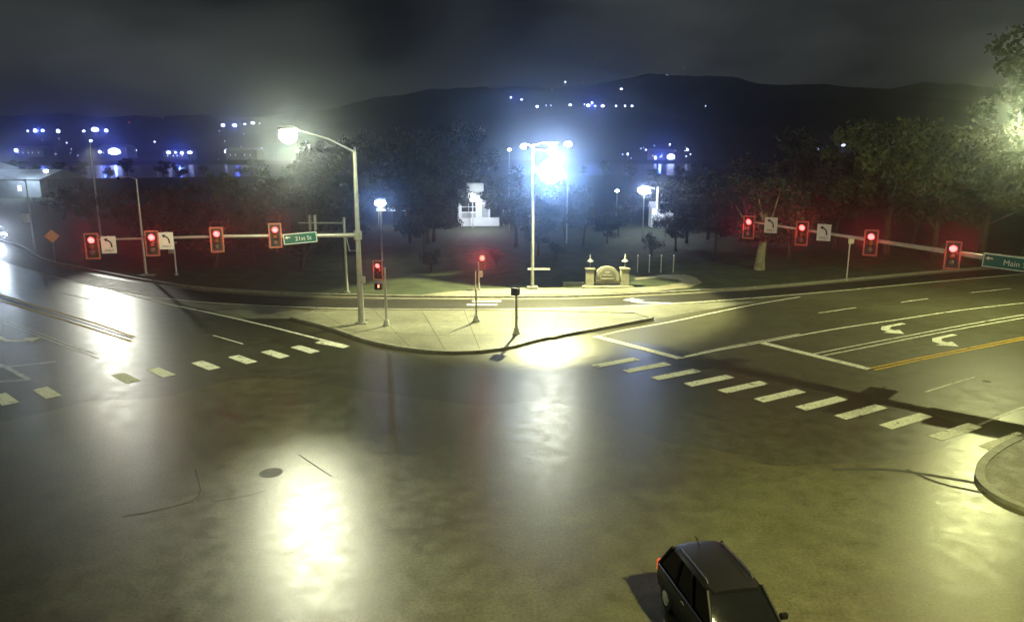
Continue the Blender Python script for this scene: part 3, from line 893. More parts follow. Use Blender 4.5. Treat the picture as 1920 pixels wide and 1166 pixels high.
# --- central double-armed street lamp
q = G(998, 541, 0.06)
cl = thing('street_lamp', 'tall central street lamp by the park path with two dazzling lamp heads', 'street lamp', q)
zt = ztop(q, 272)
galv_pole(cl, q, zt, 0.16, 0.09)
b = MB(); b.tube([(0, 0, zt - 0.1), (0.7, -0.2, zt + 0.15), (1.2, -0.5, zt + 0.1)], [0.06, 0.05, 0.04], 8); b.build('lamp_arm', M['galv'], cl, smooth=True)
b = MB(); b.tube([(0, 0, zt - 0.3), (-0.4, -0.1, zt), (-0.7, -0.2, zt)], [0.06, 0.05, 0.04], 8); b.build('lamp_arm', M['galv'], cl, smooth=True)
lens1 = luminaire(cl, (1.2, -0.5, zt + 0.1), (0.6, -0.8, 0), M['lens_white'], 1.5)
lens2 = luminaire(cl, (-0.6, -0.2, zt), (-0.4, -1, 0), M['lens_white'], 1.2)
b = MB(); b.box((0, 0, 0.1), (0.9, 0.9, 0.2)); b.build('footing', M['kerb'], cl)
fl = at(1031, 322, q.y) - q
b = MB(); b.tube([(0, 0, fl.z + 0.1), (fl.x * 0.6, -0.2, fl.z + 0.25)], 0.05, 8); b.build('light_bracket', M['galv'], cl)
for fu, fv, fr in ((1032, 322, 1.0), (1036, 284, 0.4)):
    fo = at(fu, fv, q.y) - q
    b = MB(); b.tube([(0, 0, fo.z + .2), (fo.x, -0.15, fo.z)], 0.035, 6); b.lathe((fo.x, -0.3, fo.z), [(fr * .3, 0.35), (fr * .9, 0.1), (fr, -0.12), (fr, -0.16)], 18, 'y'); fh = b.build('floodlight', M['steel'], cl, smooth=True)
    b = MB(); b.lathe((fo.x, -0.47, fo.z), [(fr * .94, 0.0), (fr * .85, -0.12), (fr * .45, -0.22), (0.0, -0.26)], 18, 'y'); b.build('flood_lens', M['lens_white'], fh, smooth=True)
b = MB(); b.box((0.55, -0.1, 1.7), (1.9, 0.05, 0.16)); b.build('side_panel', M['white'], cl)
floodP = q + Vector((fl.x, -1.4, fl.z))

# ------------------------------------------------------------------ street lighting
LIT = [
    ('SPOT', lens1, 56000, YEL, 0.1, lens1 + Vector((-0.8, -1.4, -10)), 112, 0.16),
    ('SPOT', floodP, 75000, (0.26, 0.5, 1.0), 0.5, Vector((0, 0, H + 10)), 36, 0.7),
    ('POINT', lens1 + Vector((0, -0.1, -0.1)), 4200, (1.0, 1.0, 0.7), 0.3),
    ('POINT', lens2, 1500, (0.6, 0.78, 1.0), 0.3),
    ('SPOT', lensL, 15000, (1.0, 1.0, 0.72), 0.3, G(575, 1050), 34, 1.0),
    ('POINT', lensL, 4200, (0.93, 1.0, 0.5), 0.3),
    ('POINT', lensR, 13000, (0.98, 1.0, 0.42), 0.09),
    ('SPOT', lensL, 20000, (0.86, 1.0, 0.78), 0.4, Vector((0, 0, H + 10)), 36, 0.7),
    ('SPOT', lensR, 8000, (0.75, 1.0, 0.5), 0.4, Vector((0, 0, H + 10)), 36, 0.7),
]
for a in LIT: lamp(*a, name='street_light')
# the camera's own mast: pole behind the viewpoint with its lamp overhead
nm = thing('street_lamp', 'street lamp on the near corner behind the viewpoint', 'street lamp', (9, 1.5, 0.0))
galv_pole(nm, None, 13.5, 0.2, 0.1)
b = MB(); b.tube([(0, 0, 13.4), (1.5, 4, 14.1), (2.5, 7, 14.0)], [0.07, 0.06, 0.05], 8); b.build('lamp_arm', M['galv'], nm, smooth=True)
lensN = luminaire(nm, (2.5, 7, 14.0), (0.3, 1, 0), M['lens_green'], 1.2)
lamp('SPOT', lensN, 24000, (1.0, 0.98, 0.36), 0.25, lensN + Vector((0, 3, -10)), 132, 0.6, 'street_light')

for tx, ty, tz, sx in ((-20, 45, 6.5, -1), (23, 45, 6.5, 1)):      # two added out-of-view fill heads on this pole brighten the mast arms
    hp = Vector((9 + sx * 1.0, 2.2, 11.0))
    b = MB(); b.tube([(0, 0, 11.0), (sx * 0.9, 0.5, 11.0)], 0.05, 8); b.build('light_bracket', M['galv'], nm)
    b = MB(); b.box((sx * 1.0, 0.6, 11.0), (0.5, 0.3, 0.4)); b.build('added_fill_head', M['steel'], nm, bevel=0.03)
    lamp('SPOT', hp + Vector((0, 0.4, 0)), 26000 if sx < 0 else 15000, (1.0, 0.98, 0.75), 0.3, (tx, ty, tz + 3), 26, 0.8, 'added_fill_light')

# ------------------------------------------------------------------ park entrance monument
q = G(1138, 537)
ms = thing('monument_sign', 'stone park monument with arched centre between two pillars', 'monument sign', q)
k = q.y / ct / 1400 * 1.0
k = (at(1139, 537, q.y) - at(1138, 537, q.y)).x
def X(u): return (u - 1138) * k
def Z(v): return ztop(q, v)
b = MB(); b.box((0, 0, Z(534.5) / 2), (X(1185) - X(1090), 1.6, Z(534.5))); b.build('plinth', M['stone'], ms, bevel=0.03)
for u0, u1 in ((1098, 1113), (1163, 1178)):
    c = (X(u0) + X(u1)) / 2; w = X(u1) - X(u0)
    b = MB(); b.box((c, 0, (Z(534.5) + Z(505)) / 2), (w, 0.8, Z(505) - Z(534.5))); pi = b.build('pillar', M['stone'], ms, bevel=0.03)
    b = MB(); b.box((c, 0, Z(504.5) + 0.06), (w + 0.16, 0.95, 0.12)); b.build('cap', M['stone'], pi, bevel=0.02)
    b = MB(); zb = Z(504.5) + 0.12
    b.tube([(c, 0, zb), (c, 0, Z(489))], 0.035, 8)
    b.lathe((c, 0, Z(489)), [(0.3, -0.06), (0.28, 0.0), (0.08, 0.16), (0.03, 0.6), (0.01, 0.62)], 12)
    b.build('lantern', M['steel'], pi)
b = MB()
n = 16; rx = (X(1160) - X(1115)) / 2; rzv = Z(499) - Z(518); zc = Z(518)
out = [(-rx, Z(527))] + [(rx * math.cos(math.pi - math.pi * j / n), zc + rzv * math.sin(math.pi * j / n)) for j in range(n + 1)] + [(rx, Z(527))]
cx = X(1137.5)
for y in (-0.28, 0.28): b.poly([(cx + x, y, z) for x, z in out])
for j in range(len(out)):
    a, c2 = out[j], out[(j + 1) % len(out)]
    b.poly([(cx + a[0], -0.28, a[1]), (cx + c2[0], -0.28, c2[1]), (cx + c2[0], 0.28, c2[1]), (cx + a[0], 0.28, a[1])])
arch = b.build('arched_panel', M['stone'], ms)
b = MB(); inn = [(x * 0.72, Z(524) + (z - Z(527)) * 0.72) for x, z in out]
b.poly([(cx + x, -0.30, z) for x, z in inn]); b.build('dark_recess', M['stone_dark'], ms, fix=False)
b = MB()
b.box((cx, -0.32, Z(521)), (rx * 1.1, 0.04, 0.18)); b.box((cx, -0.32, Z(515)), (rx * 0.75, 0.04, 0.14)); b.box((cx, -0.32, Z(510)), (rx * 0.4, 0.04, 0.22)); b.box((cx - rx * 0.5, -0.32, Z(514)), (0.2, 0.04, 0.4), 0.3)
b.build('carved_relief', M['stone'], ms)
for j in range(9):
    pass
b = MB(); b.box((0, 0, (Z(531) + Z(528)) / 2), (X(1163) - X(1113), 0.5, Z(528) - Z(531))); b.build('crossbeam', M['stone'], ms, bevel=0.02)
# low light bar at left of the plinth
q2 = G(1075, 536)
lw = thing('low_wall', 'low pale stone wall at the left end of the monument plinth', 'wall', q2)
b = MB(); b.box((0, 0, 0.14), (1.8, 0.5, 0.28)); b.build('wall_body', M['stone'], lw, bevel=0.03)
b = MB(); b.box((0, 0, 0.31), (1.9, 0.6, 0.06)); b.build('coping', M['stone'], lw, bevel=0.02)
# marker posts beyond
for i, u in enumerate((1195, 1217, 1239, 1262)):
    q3 = G(u, 511)
    mp_ = thing('marker_post', 'thin pale marker post in the dark park right of the monument', 'marker post', q3, 0, 'marker posts in the park')
    b = MB(); b.tube([(0, 0, 0), (0, 0, 1.6)], 0.06, 8); b.build('post', M['steel'], mp_)
    b = MB(); b.lathe((0, 0, 1.6), [(0.08, 0), (0.08, 0.1), (0.02, 0.16)], 8); b.build('cap', M['white'], mp_)

# ------------------------------------------------------------------ trees
def leafcloud(b, rng, blobs, n, size):
    for _ in range(n):
        c, r = rng.choice(blobs)
        while True:
            d = Vector((rng.uniform(-1, 1), rng.uniform(-1, 1), rng.uniform(-1, 1)))
            if 0.2 < d.length < 1: break
        d = d * (0.55 + 0.45 * rng.random())
        p = c + Vector((d.x * r, d.y * r, d.z * r * 0.8))
        s = size * rng.uniform(0.6, 1.4)
        a = Vector((rng.gauss(0, 1), rng.gauss(0, 1), rng.gauss(0, 1))).normalized()
        t = a.cross(Vector((rng.gauss(0, 1), rng.gauss(0, 1), rng.gauss(0, 1)))).normalized()
        u = a.cross(t)
        b.poly([p - t * s, p + u * s * 0.55, p + t * s, p - u * s * 0.5])

def make_tree(seed, h, spread, kind, leafm, nleaf=7000, barkm='bark', r0=0.32):
    rng = random.Random(seed)
    root = thing('tree', 'x', 'tree', group='trees in the park')
    b = MB()
    lean = Vector((rng.uniform(-.4, .4), rng.uniform(-.4, .4), 0))
    fork = h * rng.uniform(0.24, 0.34)
    top = Vector((lean.x * 2, lean.y * 2, h * 0.8))
    b.tube([(0, 0, -0.1), (lean.x * .3, lean.y * .3, fork * .5), (lean.x, lean.y, fork), top * 0.75 + lean * .2, top], [r0 * 1.3, r0, r0 * .85, r0 * .4, r0 * .1], 9)
    blobs = []
    nb = 11
    for k in range(nb):
        a = 2 * math.pi * k / nb * 2.4 + rng.uniform(-.3, .3)
        lev = rng.uniform(0.38, 0.9)
        if kind == 'round': rad = spread * math.sin(math.pi * min(0.95, (lev - 0.2) / 0.85)) * rng.uniform(0.65, 1.05)
        elif kind == 'tall': rad = spread * rng.uniform(0.35, 0.8)
        else: rad = spread * (1.05 - lev) * rng.uniform(0.9, 1.3)
        e = Vector((math.cos(a) * rad, math.sin(a) * rad, h * lev))
        s0 = Vector((lean.x, lean.y, fork * rng.uniform(0.8, 1.1))).lerp(top, rng.uniform(0, .45))
        mid = s0.lerp(e, .5) + Vector((0, 0, -0.05 * h + rng.uniform(0, .06) * h))
        b.tube([s0, mid, e], [r0 * .4, r0 * .22, r0 * .06], 6)
        blobs.append((mid + Vector((0, 0, .08 * h)), spread * .3))
        for _ in range(3):
            blobs.append((e + Vector((rng.gauss(0, .22), rng.gauss(0, .22), rng.gauss(0, .16))) * spread, spread * rng.uniform(.2, .38)))
    blobs.append((Vector((top.x, top.y, h * 0.92)), spread * .3)); blobs.append((Vector((top.x, top.y, h * 0.8)), spread * .42))
    b.build('trunk', M[barkm], root, smooth=True)
    lf = MB(); leafcloud(lf, rng, blobs, nleaf, 0.034 * h ** 0.75)
    lf.build('crown', M[leafm], root, fix=False)
    root['_h'] = h
    return root
protos = {'round': make_tree(1, 14, 5.5, 'round', 'leaf'), 'round2': make_tree(2, 16, 6.5, 'round', 'leaf3'), 'tall': make_tree(3, 20, 5.5, 'tall', 'leaf'),
          'cone': make_tree(4, 17, 5.0, 'cone', 'leaf3'), 'yellow': make_tree(5, 13, 5.8, 'round', 'leaf2'), 'pale': make_tree(6, 13, 5.6, 'round', 'leaf3', 9000, 'pale_bark', 0.62), 'bush': make_tree(8, 6.5, 3.6, 'round', 'leaf', 2600)}
used = set()
def tree(kind, u, Y, v_top, label, rz=None, wide=1.0):
    p = at(u, 400, Y); p.z = terrain(p.x, p.y)
    h = ztop(p, v_top) - p.z
    pr = protos[kind]
    if kind not in used: o = pr; used.add(kind)
    else: o = copy_tree(pr)
    s = h / pr['_h']
    o.location = p; o.rotation_euler = (0, 0, random.uniform(0, 6.28) if rz is None else rz); o.scale = (s * wide, s * wide, s)
    o['label'] = label
    return o
TREES = [
    ('round', 165, 112, 345, 'dark bushy tree on the left verge above the orange diamond sign'),
    ('round2', 232, 100, 352, 'dark tree behind the left turn sign nearest the arm tip'),
    ('bush', 120, 130, 352, 'low tree at the far left in front of the pale roof'),
    ('round2', 350, 96, 338, 'dark tree behind the bare middle of the left mast arm'),
    ('tall', 425, 108, 322, 'dark tree right of the group of far lamps behind the left arm'),
    ('round', 500, 92, 318, 'dark tree under the lit lamp of the left mast'),
    ('cone', 575, 104, 285, 'dark pointed tree left of the tall signal mast'),
    ('tall', 610, 130, 262, 'tall dark tree just left of the mast top'),
    ('round2', 740, 124, 235, 'large dark tree right of the mast above the small lit canopy'),
    ('tall', 800, 96, 250, 'tall tree midway between mast and white kiosk'),
    ('round2', 860, 150, 225, 'large dark tree rising behind the white kiosk'),
    ('round', 940, 140, 358, 'small tree left of the central street lamp'),
    ('cone', 1095, 92, 352, 'dark pointed tree right of the central lamp glare'),
    ('round', 1160, 104, 388, 'dark tree behind the park monument'),
    ('round2', 1330, 100, 318, 'dark tree above the loop of the park path'),
    ('round2', 300, 82, 372, 'dark tree right behind the cabinet post on the left verge'),
    ('bush', 395, 76, 420, 'dark shrubby tree under the third light of the left arm'),
    ('round', 470, 78, 388, 'dark tree under the fourth light of the left arm'),
    ('bush', 560, 74, 415, 'dark shrubby tree under the left mast arm street sign'),
    ('round2', 652, 88, 345, 'dark tree directly behind the upright of the tall signal mast'),
    ('cone', 768, 96, 300, 'dark pointed tree right of the nearer blue-white park lamp'),
    ('round2', 812, 98, 300, 'dark tree at the left end of the white kiosk'),
    ('round', 968, 92, 318, 'dark tree in front of the kiosk roof, left of the central lamp'),
    ('round2', 1060, 100, 340, 'dark tree right of the central glare, left of the pointed one'),
    ('round2', 1140, 96, 400, 'broad dark tree above the arched monument'),
    ('bush', 1225, 84, 440, 'dark shrub behind the marker posts'),
    ('bush', 930, 76, 470, 'dark shrub left of the foot of the central lamp'),
    ('bush', 805, 72, 468, 'dark shrub beyond the slip lane right of the island signal'),
    ('bush', 1045, 80, 455, 'dark shrub left of the monument'),
    ('round2', 1290, 96, 330, 'dark tree between the second lit tree and the path bend'),
    ('cone', 795, 78, 330, 'dark pointed tree in front of the tall tree left of the kiosk'),
    ('round', 1010, 84, 392, 'dark tree behind the foot of the central street lamp'),
    ('round2', 1270, 88, 372, 'dark tree behind the bend of the park path'),
    ('cone', 1345, 80, 352, 'dark pointed tree left of the pale trunk'),
    ('round2', 1485, 84, 330, 'dark tree right of the pale trunk'),
    ('cone', 1720, 92, 252, 'dark pointed tree touching the large yellowish crown'),
    ('pale', 1431, 74, 332, 'tree with a thick pale trunk below the tip of the right mast arm'),
    ('round2', 1400, 118, 285, 'dark tree behind the tip of the right mast arm'),
    ('tall', 1500, 104, 236, 'tall dark tree above the second light of the right arm'),
    ('round', 1570, 92, 298, 'tree behind the thin post beyond the right-hand road'),
    ('yellow', 1668, 86, 222, 'large yellowish tree with the highest rounded crown on the right'),
    ('round2', 1610, 118, 275, 'dark tree left of the large yellowish crown'),
    ('round', 1760, 80, 262, 'green tree right of the large yellowish crown'),
    ('yellow', 1850, 80, 228, 'lit green tree near the right frame edge above the street sign'),
    ('tall', 1935, 84, 30, 'very tall lit tree cut by the right frame edge'),
]
for t in TREES: tree(*t)
for (u, Y, v, lab) in ((845, 119, 372, 'pale-lit bush at the left corner of the white kiosk'), (1185, 128, 366, 'small lit tree left of the blue park lamp'), (1258, 130, 338, 'small lit tree right of the blue park lamp')):
    tree('bush', u, Y, v, lab)

rt = random.Random(31)
for i in range(34):
    u = -20 + i * 46 + rt.uniform(-16, 16); Y = rt.uniform(270, 368)
    if 880 < u < 1010: continue
    o = tree(rt.choice(('round', 'round2', 'cone', 'tall')), u, Y, rt.uniform(296, 318), 'small dark tree far off along the near river bank', None, rt.uniform(1.0, 1.5))
    o['group'] = 'far trees along the river bank'

# ------------------------------------------------------------------ buildings and park lamps in the middle distance
q = at(888, 421, 121); q.z = 0
bl = thing('kiosk', 'tall white kiosk with a low counter glowing in lamp light behind the park', 'kiosk', q, 0.12)
kx = 121 / 1400
b = MB(); b.box((0, 0, 2.3), (5.0, 4.0, 4.6)); b.build('wall', M['wall_white'], bl)
b = MB(); b.box((1.2, -0.6, 4.75), (8.2, 5.6, 0.3)); b.build('roof', M['roof_grey'], bl)
b = MB(); b.box((-0.9, -2.03, 3.0), (2.2, 0.1, 1.5)); wf = b.build('window', M['glass'], bl)
b = MB(); b.box((-0.9, -2.1, 3.0), (0.08, 0.06, 1.5)); b.box((-0.9, -2.11, 3.0), (2.2, 0.06, 0.08)); b.build('glazing_bar', M['wall_white'], wf)
b = MB(); b.box((-0.9, -2.04, 1.2), (2.2, 0.08, 1.6)); b.build('shutter', M['wall_grey'], bl)
b = MB(); b.tube([(4.6, -2.8, 0), (4.6, -2.8, 4.6)], 0.1, 8); b.build('post', M['galv'], bl)
b = MB(); b.box((0.6, -2.5, 0.65), (6.6, 0.9, 1.3)); b.build('counter', M['wall_white'], bl, bevel=0.05)
b = MB(); b.box((0.3, 0.4, 5.75), (2.6, 2.4, 1.7)); b.build('roof_turret', M['wall_white'], bl, bevel=0.04)
b = MB(); b.box((1.7, -2.03, 2.4), (1.0, 0.1, 2.1)); d_ = b.build('door', M['wall_grey'], bl)
b = MB(); b.box((1.35, -2.1, 2.4), (0.06, 0.05, 0.2)); b.build('handle', M['galv'], d_)

# vehicles
def make_car(name, label, cat, L, Wd, Hh, paint, suv=True, tailrear=True, group=None):
    """length along +Y (front), lofted body with a separate glasshouse"""
    r = thing(name, label, cat, group=group)
    # body sections: (y, half width, z bottom, z belt)
    def loft(secs, nm, m, par=None):
        b = MB(); rings = []
        for (y, w, z0, z1, tz, tw) in secs:
            i = len(b.v)
            pts = [(-w * .96, z0), (-w, z0 + .22), (-w, z1 - .12), (-w * .97, z1), (-tw, tz), (tw, tz), (w * .97, z1), (w, z1 - .12), (w, z0 + .22), (w * .96, z0)]
            for x, z in pts: b.v.append((x, y, z))
            rings.append(i)
        for i0, i1 in zip(rings, rings[1:]):
            for j in range(10): b.f.append((i0 + j, i0 + (j + 1) % 10, i1 + (j + 1) % 10, i1 + j)); b.m.append(0)
        for i in (rings[0], rings[-1]): b.f.append(tuple(i + j for j in range(10))); b.m.append(0)
        return b.build(nm, m, par or r, smooth=True)
    h2, w2, l2 = Hh, Wd / 2, L / 2
    bz = 0.58 * h2
    body = loft([(-l2, w2 * .82, .42, bz * .9, bz * .92, w2 * .6), (-l2 + .12, w2 * .93, .3, bz * .97, bz, w2 * .7), (-l2 + .9, w2, .22, bz, bz + .02, w2 * .75), (0, w2, .2, bz, bz + .02, w2 * .78), (l2 * .42, w2, .22, bz * .98, bz, w2 * .75), (l2 * .8, w2 * .96, .25, bz * .86, bz * .9, w2 * .66), (l2 - .1, w2 * .88, .32, bz * .72, bz * .76, w2 * .55), (l2, w2 * .75, .45, bz * .62, bz * .64, w2 * .5)], 'body', paint)
    # glasshouse
    b = MB()
    ry0, ry1 = (-l2 + .22, -l2 + .62) if suv else (-l2 + .7, -l2 + 1.4)
    fy1, fy0 = l2 * .16, l2 * .48
    lo = [(-w2 * .92, ry0), (w2 * .92, ry0), (w2 * .92, fy0), (-w2 * .92, fy0)]
    hi = [(-w2 * .72, ry1), (w2 * .72, ry1), (w2 * .72, fy1), (-w2 * .72, fy1)]
    zb, zr = bz - .02, h2 - .07
    for j in range(4):
        a, c = lo[j], lo[(j + 1) % 4]; d, e = hi[(j + 1) % 4], hi[j]
        b.poly([(*a, zb), (*c, zb), (*d, zr), (*e, zr)])
    b.build('glasshouse', M['car_glass'], r)
    b = MB()
    def lerp(a, c, t): return tuple(x + (y - x) * t for x, y in zip(a, c))
    for sx in (-1, 1):                                # pillars standing just proud of the glass
        for y0, y1 in ((ry0, ry1), (fy0, fy1), (ry0 + (fy0 - ry0) * .34, ry1 + (fy1 - ry1) * .3), (ry0 + (fy0 - ry0) * .66, ry1 + (fy1 - ry1) * .62)):
            b = MB(); b.tube([(sx * w2 * .93, y0, zb), (sx * w2 * .735, y1, zr + .01)], .045, 6)
            b.build('pillar', paint, r)
    rf = MB(); rings = []
    for y, w, z in ((ry1 - .12, w2 * .6, zr - .01), (ry1 + .1, w2 * .74, zr + .045), ((ry1 + fy1) / 2, w2 * .77, zr + .075), (fy1 - .1, w2 * .74, zr + .045), (fy1 + .08, w2 * .62, zr)):
        i = len(rf.v)
        for x, dz in ((-w, -.05), (-w * .93, 0.005), (-w * .45, .03), (w * .45, .03), (w * .93, 0.005), (w, -.05)): rf.v.append((x, y, z + dz))
        rings.append(i)
    for i0, i1 in zip(rings, rings[1:]):
        for j in range(6): rf.f.append((i0 + j, i0 + (j + 1) % 6, i1 + (j + 1) % 6, i1 + j)); rf.m.append(0)
    for i in (rings[0], rings[-1]): rf.f.append(tuple(i + j for j in range(6))); rf.m.append(0)
    roof = rf.build('roof', paint, r, smooth=True)
    for sx in (-1, 1):
        b = MB(); b.tube([(sx * w2 * .62, ry1 + .2, zr + .06), (sx * w2 * .62, ry1 + .3, zr + .13), (sx * w2 * .62, fy1 - .3, zr + .13), (sx * w2 * .62, fy1 - .2, zr + .06)], .02, 6); b.build('roof_rail', M['chrome'], roof)
        b = MB(); b.tube([(sx * w2 * .955, ry0 + .05, zb + .02), (sx * w2 * .955, fy0, zb + .02)], .022, 6); b.build('window_trim', M['chrome'], r)
        b = MB(); b.box((sx * (w2 + .1), fy0 - .25, bz + .08), (.2, .12, .16)); b.build('mirror', paint, r, bevel=.03)
        b = MB(); b.box((sx * w2 * .74, -l2 + .05, bz * .82), (.3, .14, .34)); b.build('tail_light', M['tail_lit'] if suv else M['tail'], r, bevel=.03)
        b = MB(); b.box((sx * w2 * .68, l2 - .1, bz * .66), (.38, .16, .16)); b.build('headlight', M['head'] if not tailrear else M['white'], r, bevel=.03)
        for y in (-l2 + .85, l2 - .9):
            b = MB(); b.lathe((sx * (w2 - .12), y, .33), [(.2, -.11), (.32, -.11), (.335, 0), (.32, .11), (.2, .11)], 20, 'x'); wh = b.build('wheel', M['tyre'], r, smooth=True)
            b = MB(); b.lathe((sx * (w2 - .01), y, .33), [(.2, -.02), (.19, .015), (.05, .02)], 14, 'x'); b.build('rim', M['chrome'], wh)
    b = MB(); b.box((0, -l2 - .01, bz * .62), (.5, .03, .14)); b.build('number_plate', M['white'], r)
    return r
car = make_car('car', 'near-black car driving out of the bottom edge of the photo', 'car', 4.5, 1.84, 1.66, M['car_paint'])
ca = G(1304, 1016, 1.6); cb = G(1352, 1072, 1.6)
cd = (cb - ca); cd.z = 0; cd.normalize()
car.location = (ca + cd * 1.75); car.location.z = 0.002
car.rotation_euler = (0, 0, math.atan2(cd.y, cd.x) - math.pi / 2)
lamp('POINT', Vector(car.location) - cd * 2.65 + Vector((0, 0, 0.75)), 5, (1.0, 0.22, 0.06), 0.15, name='tail_lamp_light')
for sx in (-1, 1):
    b = MB()
    for y in (-0.35, 0.72): b.box((sx * 0.925, y, 0.86), (0.03, 0.18, 0.035))
    b.build('door_handle', M['chrome'], car)
    b = MB()
    for y in (-0.75, 0.2, 1.15): b.box((sx * 0.921, y, 0.6), (0.006, 0.014, 0.62))
    b.build('door_gap', M['black'], car)
b = MB(); b.box((0.1, 1.22, 1.0), (0.9, 0.03, 0.02), 0.15); b.build('wiper', M['black'], car)
b = MB(); b.tube([(0, -1.55, 1.66), (0, -1.75, 1.76)], 0.02, 6); b.build('aerial', M['black'], car)
oc = make_car('oncoming_car', 'car with dazzling headlights on the far left road at the frame edge', 'car', 4.7, 1.85, 1.5, M['car_silver'], tailrear=False)
p = G(-4, 446); oc.location = (p.x, p.y, 0.002); oc.rotation_euler = (0, 0, math.atan2(-p.y, -p.x) - math.pi / 2 + 0.1)
oh = Vector((p.x, p.y, 0.8)) + (Vector((0, 0, 0)) - Vector((p.x, p.y, 0))).normalized() * 2.7
lamp('SPOT', oh, 13000, (0.72, 0.85, 1.0), 0.3, Vector((0, 0, H + 5)), 30, 0.7, 'headlight_beam')

# ------------------------------------------------------------------ lamps in the park and across the river
def far_lamp(p, size, m, label, group, height=None):
    r = thing('far_lamp', label, 'street lamp', (p.x, p.y, terrain(p.x, p.y)), 0, group)
    z = p.z - r.location.z
    b = MB(); b.tube([(0, 0, -0.2), (0, 0, z - size * .3)], [0.16, 0.1], 6); b.build('pole', M['steel'], r)
    b = MB(); b.lathe((0, 0, 0), [(size * .3, -size * .5), (size * .62, -size * .3), (size * .62, size * .2), (size * .2, size * .5)], 10); le = b.build('lens', M[m], r, smooth=True)
    le.scale = (random.uniform(.6, 1.5), 1, 1); le.location.z = z
    return r

def hill_ray(u, v, up=7.0):
    """first place along the sight line that is lower than a lamp's height above the hill"""
    Y = 845.0
    while Y < 1700:
        p = at(u, v, Y)
        if p.z - terrain(p.x, p.y) < up: return p
        Y += 4
    return at(u, v, 1500)

# river-bank lamps, seen with their reflections in the water
BANK = [(30, 282, 1.6), (52, 246, 1.2), (66, 245, 1.4), (80, 245, 1.4), (109, 246, 1.3), (157, 246, 1.0), (178, 243, 1.6), (199, 245, 1.2), (187, 285, 1.3), (214, 284, 2.4),
        (255, 282, 1.0), (290, 266, 0.8), (316, 286, 1.4), (329, 286, 1.2), (341, 287, 1.4), (356, 286, 1.2), (418, 235, 1.2), (440, 235, 1.2), (459, 233, 1.0), (474, 231, 0.9), (426, 284, 1.8), (470, 283, 1.8), (490, 281, 1.6),
        (1177, 289, 1.4), (1211, 281, 0.9), (1229, 296, 2.2), (1246, 282, 1.5), (1256, 271, 1.0), (1258, 294, 2.0), (1289, 281, 1.3)]
for i, (u, v, s) in enumerate(BANK):
    p = hill_ray(u, v, 9.0)
    far_lamp(p, s * random.uniform(1.7, 3.4) * p.y / 900, 'lens_blue' if s > 1.1 else 'lens_far', 'bluish lamp among the far lights beyond the river', 'bluish lamps beyond the river')
HILL = [(958, 183, 1.0), (978, 187, 1.0), (1007, 200, 1.0), (1024, 198, 0.8), (1033, 198, 0.7), (1069, 197, 1.2), (1096, 196, 1.0), (1103, 198, 1.2), (1110, 193, 1.2), (1116, 199, 1.0), (1130, 199, 0.9), (1155, 199, 0.9), (1172, 199, 1.1), (1185, 199, 0.9),
        (1060, 154, 0.7), (1094, 155, 0.5), (1165, 167, 0.7), (1251, 141, 0.5), (1282, 128, 0.5), (1078, 81, 0.5), (1323, 199, 0.7), (1048, 90, 0.35), (1120, 110, 0.35), (1200, 150, 0.35), (1035, 168, 0.4), (990, 154, 0.35), (711, 80, 0.3),
        (1517, 280, 0.7), (1533, 279, 0.8), (1581, 272, 1.4), (1602, 274, 0.6), (1741, 262, 0.8), (1757, 257, 0.8), (1800, 264, 0.6), (305, 221, 0.45), (104, 289, 0.6), (132, 287, 0.6), (111, 302, 0.7), (125, 268, 0.7), (160, 305, 0.6)]
for i, (u, v, s) in enumerate(HILL):
    p = hill_ray(u, v, 6.0)
    far_lamp(p, s * random.uniform(1.6, 2.8) * p.y / 900, 'lens_far' if s > .6 else 'lens_dim', 'tiny pale lamp scattered over the dark hillside', 'tiny lamps on the dark hillside')
p = hill_ray(242, 229, 8); far_lamp(p, 1.6, 'lens_red', 'tiny red beacon above the far lights on the left', None)
# blue glow of the brighter far lamps
for (u, v, s) in ((72, 246, 2.2), (188, 245, 1.8), (214, 284, 2.4), (30, 284, 1.2), (335, 286, 2.4), (450, 284, 2.6), (440, 236, 1.4), (1110, 197, 2.4), (968, 185, 1.0), (1238, 292, 2.4)):
    p = hill_ray(u, v, 9.0); p = p * 0.985 + Vector((0, 0, H)) * 0.015
    lamp('SPOT', p, 16000 * s, (0.05, 0.11, 1.0), 1.0, (0, 0, H), 24, 0.8, 'far_glow_light')

def park_lamp(u, v, Y, label, power, col, size=0.5, lens='lens_white'):
    p = at(u, v, Y); r = thing('park_lamp', label, 'lamp post', (p.x, p.y, 0))
    b = MB(); b.tube([(0, 0, 0), (0, 0, p.z - size * .6)], [0.1, 0.06], 8); b.build('pole', M['steel'], r)
    b = MB(); b.lathe((0, 0, p.z), [(size * .4, -size * .6), (size, -size * .3), (size, size * .3), (size * .4, size * .6)], 14); b.build('lens', M[lens], r, smooth=True)
    b = MB(); b.lathe((0, 0, p.z + size * .62), [(size * 1.1, 0), (size * .9, .1), (.1, .25)], 14); b.build('cap', M['steel'], r)
    if power > 1000: lamp('SPOT', p + (Vector((0, 0, H)) - p).normalized() * (size + .3), power, col, 0.3, (0, 0, H + 9), 40, 0.8, 'park_light')
    return p
pa = park_lamp(713, 381, 80, 'blue-white park lamp beside the small lit canopy', 5000, (0.2, 0.42, 1.0), 0.55)
pc = park_lamp(1208, 357, 100, 'blue-white park lamp between two small lit trees', 6500, (0.2, 0.38, 1.0), 0.8)
qs = at(1240, 386, 118); qs.z = 0
sh = thing('shed', 'small white shed with a tall vent pipe right of the blue park lamp', 'shed', qs)
b = MB(); b.box((0, 0, 1.5), (3.4, 2.6, 3.0)); b.build('wall', M['wall_white'], sh)
